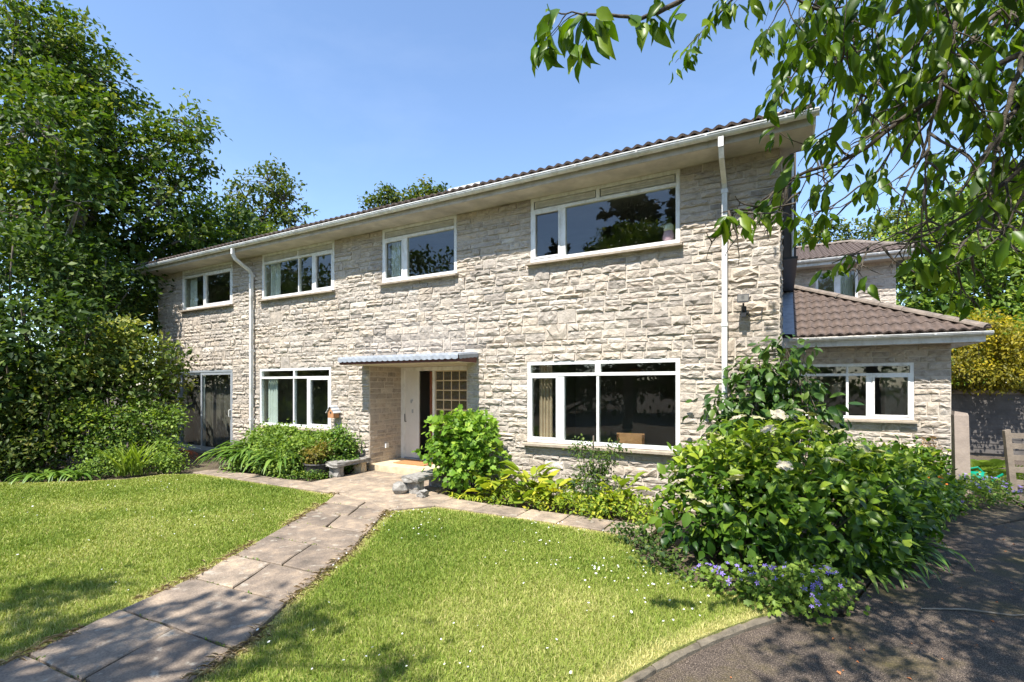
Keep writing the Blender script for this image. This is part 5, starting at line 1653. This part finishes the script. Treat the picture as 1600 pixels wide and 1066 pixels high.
def bellflower(label, lobes, nf, base):
    t = shrub('bellflower', label, lobes, L_GER, 130, 16, .06, .045, cat='flowers', stems=8, stem_r=.003, base=base, tmpl=T_LOB)
    L = np.array(lobes); i = rng.choice(len(L), nf)
    u = rnd_unit(nf); u[:, 2] = np.abs(u[:, 2]) + .4; u = unit(u)
    pos = L[i, :3] + u * (L[i, 3] * 1.05)[:, None]
    n = unit(u + np.array([0, -.6, .4]) + rng.normal(0, .3, (nf, 3)))
    d = unit(np.cross(n, rnd_unit(nf)))
    leaf_parts(t, L_PURP, pos, d, n, rng.uniform(.03, .05, nf), T_STAR, rng.random(nf), 60, 'flower_mass', name='flower')


bellflower('violet bellflowers spilling over the kerb below the hydrangea', [(-.35, -2.85, .08, .16), (-.1, -2.88, .10, .18), (.12, -2.78, .10, .2), (.32, -2.62, .08, .18), (-.55, -2.75, .05, .12), (.2, -2.95, .03, .14)], 90, (0, -2.8, 0))
bellflower('violet bellflowers along the drive edge near the gate post', [(1.95, 1.35, .1, .22), (2.15, 1.75, .1, .25), (2.45, 2.1, .1, .25), (2.75, 2.4, .1, .25), (2.6, 2.75, .12, .25), (3.0, 2.6, .08, .2), (2.2, 2.3, .2, .25), (1.7, .95, .08, .2), (2.9, 3.0, .1, .2)], 150, (2.3, 2.0, 0))
t = thing('orange_flowers', 'small orange flowers in the border by the fern', 'flowers', (1.6, .6, .8))
pos = np.array([1.55, .6, .60]) + rng.normal(0, 1, (22, 3)) * np.array([.2, .4, .05])
leaf_parts(t, L_ORNG, pos, rnd_unit(22), np.tile([[0, -.6, .8]], (22, 1)) + rng.normal(0, .2, (22, 3)), rng.uniform(.025, .045, 22), T_DAISY, rng.random(22), 22, 'flower_mass', name='flower')

# ================================================================== foreground cherry
LIMBS = [
    [(1.51, -3.40, 4.60), (1.06, -3.71, 4.06), (0.80, -3.91, 3.74), (0.53, -4.06, 3.43), (0.32, -4.17, 3.16), (0.17, -4.20, 2.94), (0.07, -4.20, 2.72)],
    [(1.34, -3.95, 3.51), (1.05, -4.05, 3.36), (0.63, -4.23, 3.13), (0.33, -4.34, 2.90), (0.08, -4.42, 2.82), (-0.04, -4.43, 2.73), (-0.13, -4.48, 2.66), (-0.24, -4.60, 2.64)],
    [(1.52, -3.51, 3.81), (1.16, -3.71, 3.30), (0.98, -3.81, 2.99), (0.77, -3.92, 2.68), (0.51, -4.01, 2.54), (0.27, -4.09, 2.43)],
    [(0.78, -4.37, 3.84), (0.72, -4.41, 3.49), (0.70, -4.42, 3.32), (0.66, -4.44, 3.12), (0.62, -4.41, 2.91), (0.60, -4.42, 2.64), (0.60, -4.36, 2.36)],
    [(1.08, -4.32, 3.69), (0.96, -4.39, 3.25), (0.88, -4.43, 2.97), (0.85, -4.39, 2.75), (0.82, -4.35, 2.51), (0.73, -4.40, 2.39)],
    [(0.21, -4.80, 3.97), (-0.13, -4.99, 3.63), (-0.37, -5.12, 3.41), (-0.51, -5.20, 3.34), (-0.68, -5.30, 3.35), (-0.77, -5.34, 3.36), (-0.85, -5.37, 3.37)],
    [(0.42, -3.43, 4.96), (0.02, -3.65, 4.58), (-0.28, -3.82, 4.26), (-0.42, -3.90, 4.10), (-0.52, -3.95, 3.97)],
    [(0.71, -3.50, 4.76), (0.29, -3.73, 4.28), (0.17, -3.79, 4.01), (0.09, -3.84, 3.79), (0.00, -3.89, 3.61)],
    [(1.46, -3.66, 3.24), (1.11, -3.85, 2.88), (0.82, -4.01, 2.60), (0.54, -4.17, 2.48), (0.34, -4.28, 2.41)],
    [(1.42, -3.22, 4.28), (1.02, -3.44, 3.82), (0.69, -3.63, 3.32), (0.45, -3.75, 2.90), (0.25, -3.87, 2.79)],
    [(0.80, -4.59, 3.60), (0.48, -4.77, 3.31), (0.28, -4.82, 3.27), (0.21, -4.80, 3.30), (0.18, -4.82, 3.39)],
    [(1.70, -3.05, 4.55), (1.30, -3.20, 4.10), (0.95, -3.42, 3.75), (0.62, -3.55, 3.45)],
    [(1.95, -2.75, 4.20), (1.50, -2.95, 3.75), (1.10, -3.20, 3.35), (0.78, -3.35, 3.00)],
    [(1.40, -3.55, 4.75), (0.90, -3.60, 4.35), (0.50, -3.70, 4.05), (0.20, -3.75, 3.85)],
    [(1.80, -3.30, 3.70), (1.45, -3.45, 3.30), (1.15, -3.60, 2.95), (0.90, -3.70, 2.70)],
    [(1.49, -3.98, 3.32), (1.18, -4.15, 3.00), (1.01, -4.25, 2.68), (0.92, -4.18, 2.45), (0.71, -4.30, 2.30)],
]
cherry = thing('cherry_tree', 'cherry tree whose leafy branches hang into the upper right foreground', 'tree', (2.75, -4.3, -.06))
mb = MB()
fork = Vector((2.65, -4.25, 2.7))
mb.tube([(2.75, -4.3, -.15), (2.74, -4.3, .3), (2.72, -4.28, 1.5), fork], [.24, .19, .165, .16], 12)
hubs = [Vector((2.2, -3.9, 4.2)), Vector((2.1, -4.4, 3.7)), Vector((1.9, -3.5, 4.9)), Vector((2.0, -4.7, 4.2))]
for h_ in hubs: mb.tube(limb_path(fork, h_, .08, 5), [.11, .09, .075, .065, .055, .05], 8)
leafP = []; leafD = []; leafN = []


def smooth_path(P, k=4):
    P = [Vector(p) for p in P]; out = []
    for i in range(len(P) - 1):
        p0 = P[max(i - 1, 0)]; p1 = P[i]; p2 = P[i + 1]; p3 = P[min(i + 2, len(P) - 1)]
        for j in range(k):
            t_ = j / k
            out.append(0.5 * ((2 * p1) + (p2 - p0) * t_ + (2 * p0 - 5 * p1 + 4 * p2 - p3) * t_ ** 2 + (3 * p1 - p0 - 3 * p2 + p3) * t_ ** 3))
    out.append(P[-1]); return out


def leaf_tuft(p, d, n, s=1.0):
    d = Vector(d)
    for q in range(n):
        u = Vector(rnd_unit(1)[0])
        dd = (d * .35 + Vector((u.x * .75, u.y * .75, u.z * .3 - .75))).normalized()
        nn = Vector(rnd_unit(1)[0]) * .6 + Vector((0, -.6, .5))
        st = Vector(p) + Vector(rnd_unit(1)[0]) * .035
        leafP.append((*(st + dd * .02), s)); leafD.append(tuple(dd)); leafN.append(tuple(nn))
    return


twig_mb = MB()


def inview(p):
    v = np.array(p) - CAM
    z = v @ FWD
    return z > .2 and abs(v @ RGT) / z < 1.1 and v[2] / z < .82


def twig(p, d, L, r, depth=0, leafy=1.0):
    if inview(p) and p[2] < 2.85: L *= .6
    d = Vector(d).normalized(); pts = [Vector(p)]
    k = 6
    for i in range(k):
        u = Vector(rnd_unit(1)[0])
        d = (d + u * .28 + Vector((0, 0, -.10))).normalized()
        pts.append(pts[-1] + d * L / k)
    twig_mb.tube(pts, [max(.0016, r * (1 - .8 * i / k)) for i in range(k + 1)], 5)
    if inview(pts[-1]): leafy *= min(1.0, max(.20, (pts[-1].z - 2.55) * 1.8))
    if random.random() < leafy: leaf_tuft(pts[-1], d, random.randint(3, 6))
    for i in range(2, k):
        if random.random() < .30 * leafy: leaf_tuft(pts[i], d, random.randint(1, 3))
        if depth < 1 and random.random() < .55:
            u = Vector(rnd_unit(1)[0]); u.z -= .25
            twig(pts[i], d * .5 + u, L * random.uniform(.35, .7), r * .6, depth + 1, leafy)


for li, limb in enumerate(LIMBS):
    st = Vector(limb[0])
    h_ = min(hubs, key=lambda h: (h - st).length)
    P = smooth_path([h_ * .6 + fork * .4, h_] + limb if (h_ - st).length > .5 else [h_] + limb)
    n = len(P)
    P = [p + Vector(rnd_unit(1)[0]) * .006 for p in P]
    mb.tube(P, [max(.0032, .023 * (1 - i / n) ** 1.1) for i in range(n)], 7)
    m0 = int(n * .35)
    thin = li in (5, 6, 7)
    for i in range(m0, n - 1, 1):
        v = P[i + 1] - P[i]
        nt_ = 0 if random.random() < (.55 if thin else .30) else 1
        for q in range(nt_):
            u = Vector(rnd_unit(1)[0]); u.z = u.z * .6 - .25
            if thin:
                leaf_tuft(P[i], v, random.randint(1, 4), 1.3 if li == 5 else 1.0)
            else:
                twig(P[i], v.normalized() * .5 + u, random.uniform(.2, .55), .0068, 0, .72)
    leaf_tuft(P[-1], P[-1] - P[-2], 7, 1.3 if li in (1, 5) else 1.0)
    if li == 1:
        for i in (n - 3, n - 5, n - 7, n - 9): leaf_tuft(P[i], P[-1] - P[-2], 5, 1.2)
    if thin:
        for i in range(n - 10, n - 1, 2): twig(P[i], (P[i + 1] - P[i]).normalized() + Vector((0, 0, -.6)), .14, .003, 1, 1.0)
mb.build('trunk', M['bark_pale'], cherry, smooth=True)
# the rest of the crown, above and to the right of the picture: twigs and leaves that shade the drive
for q in range(1900):
    g = Vector((random.uniform(.0, 4.4), random.uniform(-4.6, 2.6), 0))
    if g.x < 1.0 + .12 * (g.y + 3) and random.random() < .62: continue
    zz = random.uniform(3.6, 6.6)
    p = g + Vector((0.01 * zz, -.62 * zz, zz))
    if inview(p + Vector((0, 0, -.3))): continue
    h_ = min(hubs, key=lambda h: (h - p).length)
    twig(p, (p - h_).normalized() + Vector((0, 0, -.2)), random.uniform(.4, .9), .008, 0, 1.0)
    if g.x > 1.0:
        for _ in range(2): leaf_tuft(p + Vector(rnd_unit(1)[0]) * .25, (0, 0, -1), 6, 1.2)
for q in range(26):
    p = Vector((random.uniform(1.2, 4.2), random.uniform(-5.0, -2.0), random.uniform(3.6, 5.2)))
    h_ = min(hubs, key=lambda h: (h - p).length)
    twig_mb.tube(limb_path(h_, p, .1, 6), [.028, .024, .02, .016, .012, .009, .006], 5)
twig_mb.build('twigs', M['bark_pale'], cherry, smooth=True)['kind'] = 'stuff'
LP = np.array(leafP); LD = np.array(leafD); LN = np.array(leafN)
leaf_parts(cherry, L_CHE, LP[:, :3], LD, LN, .088 * LP[:, 3] * np.clip(rng.normal(1, .27, len(LP)), .4, 1.5), T_CHE, np.clip(rng.normal(.52, .3, len(LP)), 0, 1), 300, 'leaf_mass')
print('cherry leaves', len(LP))


# ================================================================== trees behind the camera, seen in the panes and by their shadows
def conifer(label, base, h, r, n=9000):
    t = thing('conifer', label, 'tree', base, 0, 'trees across the garden reflected in the panes')
    mb = MB(); mb.tube([(base[0], base[1], -.1), (base[0], base[1], h * .5), (base[0], base[1], h)], [.28, .16, .03], 8)
    nb_ = 150
    zz = np.sort(rng.uniform(.06, .98, nb_)); az = rng.uniform(0, 6.28, nb_)
    pos = []; dd = []
    for z, a in zip(zz, az):
        L = r * (1 - z) ** .8 * random.uniform(.6, 1.1) + .25
        s = Vector((base[0], base[1], z * h)); e = s + Vector((math.cos(a) * L, math.sin(a) * L, -.12 * L + .1))
        mb.tube([s, s.lerp(e, .5) + Vector((0, 0, .1)), e], [.03, .02, .006], 4)
        k = int(n / nb_)
        u = rng.random(k) ** .6
        p = np.array(s)[None] + (np.array(e) - np.array(s))[None] * u[:, None] + rng.normal(0, .16, (k, 3)) * np.array([1, 1, .7])
        pos.append(p); dd.append(np.tile([[math.cos(a), math.sin(a), -.35]], (k, 1)) + rng.normal(0, .5, (k, 3)))
    mb.build('trunk', M['bark'], t)
    pos = np.vstack(pos); dd = np.vstack(dd); k = len(pos)
    link('crown', leaf_mesh('crown', L_CON, pos, dd, rnd_unit(k) + np.array([0, 0, .5]), rng.uniform(.3, .55, k), T_DIA, np.clip(rng.normal(.4, .2, k), 0, 1), off=base), t)


conifer('tall dark conifer mirrored in the large upper right window', (-8.8, -25.5, 0), 21, 4.6, 12000)
conifer('second dark conifer beside the tall one mirrored in the upper right window', (-5.0, -27, 0), 18, 4.2)
conifer('small slim conifer mirrored at the left of the upper right window', (-14.6, -26, 0), 12.5, 1.6, 5000)
tree('leafy_tree', 'broad tree mirrored in the upper window over the porch', (-26, -24, 0), [(-26, -24, 9, 4), (-29, -24, 8, 3.5), (-23.5, -24, 7, 3), (-26, -24, 5, 3.5), (-21, -24, 5, 2.5)], L_DARK, 420, 18, .5, .40, trunk_r=.35, twigs=20)
tree('leafy_tree', 'broad tree mirrored in the upper windows by the left downpipe', (-42, -23, 0), [(-42, -23, 11, 5), (-37, -23, 8, 4), (-48, -23, 10, 5), (-42, -23, 6, 4), (-53, -23, 8, 5)], L_DARK, 420, 18, .6, .5, trunk_r=.4, twigs=20)
HL = [(-64 + i * 3.4 + random.uniform(-.5, .5), -21 + random.uniform(-.6, .6), 2.0 + random.uniform(-.3, .6), 2.3) for i in range(22)]
shrub('hedge', 'dark hedge across the garden mirrored in the ground floor panes', HL, L_DARK, 900, 16, .4, .34, cat='hedge', stems=22, stem_r=.05, base=(-28, -21, 0))
tree('garden_tree', 'tree behind the viewer whose shade crosses the flagstone path', (-5.6, -12.6, 0),
     [(-3.5, -9.65, 6.7, .62), (-5.5, -9.8, 6.4, .42), (-2.25, -9.2, 6.6, .30), (-4.2, -10.6, 6.9, .8), (-5.8, -11.8, 6.8, 1.2), (-5.5, -13.2, 7.4, 1.4), (-7.6, -11.0, 6.0, .8)], L_RT, 300, 16, .16, .15, trunk_r=.2, twigs=120, twig_r=.02)

# ================================================================== lawn grass, straw, daisies
def in_poly(P, poly):
    x, y = P[:, 0], P[:, 1]; c = np.zeros(len(P), bool); n = len(poly)
    for i in range(n):
        x1, y1 = poly[i]; x2, y2 = poly[(i + 1) % n]
        cond = ((y1 > y) != (y2 > y)) & (x < (x2 - x1) * (y - y1) / (y2 - y1 + 1e-12) + x1)
        c ^= cond
    return c


def in_view(P, margin=.35):
    v = P - CAM[:2]
    z = v @ FWD[:2]; x = v @ RGT[:2]
    return (z > 1.9) & (np.abs(x / np.maximum(z, .1)) < 1.053 + margin)


def vnoise(P, s, seed=0):
    return np.array([noise.noise((p[0] * s + seed, p[1] * s, seed * 1.7)) for p in P])


def sample(poly, dens_near, dens_far):
    a = np.array(poly); lo = a.min(axis=0); hi = a.max(axis=0)
    lo = np.maximum(lo, [-13, -7.2]); area = np.prod(hi - lo)
    P = lo + rng.random((int(area * dens_near), 2)) * (hi - lo)
    P = P[in_view(P)]
    z = (P - CAM[:2]) @ FWD[:2]
    keep = rng.random(len(P)) < np.clip((4.2 / z) ** 1.25, dens_far / dens_near, 1)
    P = P[keep]
    return P[in_poly(P, poly)]


def noise_grid(P, s, seed):
    """cheap smooth noise over the lawn from a coarse lattice"""
    g = np.random.default_rng(seed).random((220, 220))
    q = (P + 60) * s; i = np.floor(q).astype(int); f = q - i; f = f * f * (3 - 2 * f)
    i0 = i[:, 0] % 220; i1 = (i[:, 0] + 1) % 220; j0 = i[:, 1] % 220; j1 = (i[:, 1] + 1) % 220
    return (g[i0, j0] * (1 - f[:, 0]) + g[i1, j0] * f[:, 0]) * (1 - f[:, 1]) + (g[i0, j1] * (1 - f[:, 0]) + g[i1, j1] * f[:, 0]) * f[:, 1]


def edge_dist(P, poly):
    d = np.full(len(P), 9.0)
    for (x1, y1), (x2, y2) in zip(poly, poly[1:] + poly[:1]):
        a = np.array([x1, y1]); b = np.array([x2, y2]); ab = b - a
        t_ = np.clip(((P - a) @ ab) / (ab @ ab + 1e-9), 0, 1)
        d = np.minimum(d, np.linalg.norm(P - a - t_[:, None] * ab, axis=1))
    return d


def grass(poly, dn, df, label):
    P = sample(poly, dn, df)
    k = len(P)
    z = (P - CAM[:2]) @ FWD[:2]
    n1 = noise_grid(P, 1.4, 3); n2 = noise_grid(P, 5.0, 4); n3 = noise_grid(P, .5, 8)
    e = edge_dist(P, poly)
    h = .014 + .030 * rng.random(k) ** 1.6 + .018 * n2
    h *= np.clip(.45 + e * 3.5, .45, 1)
    w = .0017 + .0014 * rng.random(k); w *= np.clip(z / 4.0, .9, 2.4)
    az = rng.uniform(0, 6.283, k); ln = rng.uniform(.15, 1.1, k)
    lx, ly = np.cos(az) * ln * h, np.sin(az) * ln * h
    fa = rng.uniform(0, 6.283, k); wx, wy = np.cos(fa) * w, np.sin(fa) * w
    V = np.empty((k, 5, 3))
    V[:, 0] = np.column_stack([P[:, 0] - wx, P[:, 1] - wy, np.zeros(k)])
    V[:, 1] = np.column_stack([P[:, 0] + wx, P[:, 1] + wy, np.zeros(k)])
    V[:, 2] = np.column_stack([P[:, 0] + lx * .35 - wx * .8, P[:, 1] + ly * .35 - wy * .8, h * .62])
    V[:, 3] = np.column_stack([P[:, 0] + lx * .35 + wx * .8, P[:, 1] + ly * .35 + wy * .8, h * .62])
    V[:, 4] = np.column_stack([P[:, 0] + lx, P[:, 1] + ly, h * (1 - .25 * ln)])
    F = (np.array([(0, 1, 3), (0, 3, 2), (2, 3, 4)])[None] + (np.arange(k) * 5)[:, None, None]).reshape(-1, 3)
    dry = np.clip((.16 - e) * 4.5, 0, .6) * (noise_grid(P, 2.2, 12) > .35)
    tint = np.clip(.36 + .42 * (n1 - .5) + .44 * (n3 - .5) + rng.normal(0, .16, k) + dry + (rng.random(k) < .07) * .4, 0, 1)
    me = np_mesh('grass', V.reshape(-1, 3), F, L_GRASS, np.repeat(tint, 5))
    o = link('grass', me); tag(o, label, 'grass', None, 'stuff')
    print('grass', k)
    return P


grass(lawn_left, 12000, 2600, 'short sunlit grass of the lawn left of the flagstone path')
grass(lawn_right, 12000, 2600, 'short sunlit grass of the lawn between the path and the drive')
# straw and thatch along the path edges
SP = []
for line, sg in ((path_left, -1), (path_right, 1)):
    for q in range(800):
        x, y = lerp_poly(line, rng.random())
        SP.append((x + sg * abs(rng.normal(0, .055)) - sg * .03, y + rng.normal(0, .03)))
SP = np.array(SP); k = len(SP)
keep = noise_grid(SP, 2.2, 12) > .42; SP = SP[keep]; k = len(SP)
az = rng.uniform(0, 6.28, k)
o = link('straw', leaf_mesh('straw', simple('dry_straw', (.52, .40, .23), .9, .3, 30), np.column_stack([SP, rng.uniform(.012, .035, k)]), np.column_stack([np.cos(az), np.sin(az), rng.normal(0, .25, k)]),
                             np.tile([[0., 0, 1]], (k, 1)) + rng.normal(0, .2, (k, 3)), rng.uniform(.05, .10, k), (T_DIA[0] * np.array([.05, 1, 1]), T_DIA[1]), rng.random(k)))
tag(o, 'dry straw and thatch along the edges of the flagstone path', 'straw', None, 'stuff')
# moss and seedlings in the paving joints
JP = []
for y in ys_:
    a = at_y(path_left, y - .03); b = at_y(path_right, y + .06)
    for q in range(80):
        u = rng.random(); JP.append((a[0] + (b[0] - a[0]) * u + rng.normal(0, .006), a[1] + (b[1] - a[1]) * u + rng.normal(0, .008)))
JP = np.array(JP); JP = JP[noise_grid(JP, 6.0, 31) > .45]; k = len(JP)
o = link('joint_moss', leaf_mesh('joint_moss', L_GER, np.column_stack([JP, np.full(k, .008)]), rnd_unit(k) + np.array([0, 0, .5]), rnd_unit(k) + np.array([0, 0, .8]), rng.uniform(.012, .03, k), T_DIA, rng.random(k)))
tag(o, 'moss and seedlings in the joints of the flagstone path', 'moss', None, 'stuff')
# daisies
DP = []
for poly, m in ((lawn_left, 60), (lawn_right, 150)):
    a = np.array(poly); lo = np.maximum(a.min(axis=0), [-11, -6]); hi = a.max(axis=0)
    Q = lo + rng.random((9000, 2)) * (hi - lo)
    Q = Q[in_poly(Q, poly) & in_view(Q, 0)]
    wgt = noise_grid(Q, 1.7, 21) ** 3
    DP.append(Q[rng.choice(len(Q), m, replace=False, p=wgt / wgt.sum())])
DP = np.vstack(DP); k = len(DP)
nn = np.tile([[0., -.35, 1]], (k, 1)) + rng.normal(0, .25, (k, 3))
o = link('daisies', leaf_mesh('daisies', L_WHITE, np.column_stack([DP, rng.uniform(.035, .06, k)]), unit(np.cross(nn, rnd_unit(k))), nn, rng.uniform(.012, .022, k), T_DAISY, rng.random(k)))
tag(o, 'small white daisies scattered over the lawns', 'daisies', None, 'stuff')
# fallen leaves and twig on the drive
k = 140
fp = np.column_stack([rng.uniform(-.6, 3.2, k), rng.uniform(-4.5, 1.2, k), np.full(k, -.047)])
fp = fp[in_poly(fp[:, :2], kerb_line + [(0.45, -2.75), (0.8, -1.65), (1.45, -0.2), (2.2, 0.9), (3.2, 2.1), (14, 3), (14, -9), (-2.6, -9)])]; k = len(fp)
o = link('fallen_leaves', leaf_mesh('fallen_leaves', M['rust_leaf'], fp, rnd_unit(k) * np.array([1, 1, .1]), np.tile([[0., 0, 1]], (k, 1)) + rng.normal(0, .2, (k, 3)), rng.uniform(.015, .04, k), T_DIA, rng.random(k)))
tag(o, 'scattered brown fallen leaves on the driveway', 'leaves', None, 'stuff')
mb = MB(); mb.tube([(1.0, -2.3, -.045), (1.3, -2.15, -.042), (1.6, -2.1, -.044), (1.9, -1.9, -.04)], [.006, .008, .007, .004], 5)
tag(mb.build('fallen_twig', M['bark_grey'], None), 'thin bare twig lying on the driveway', 'twig')
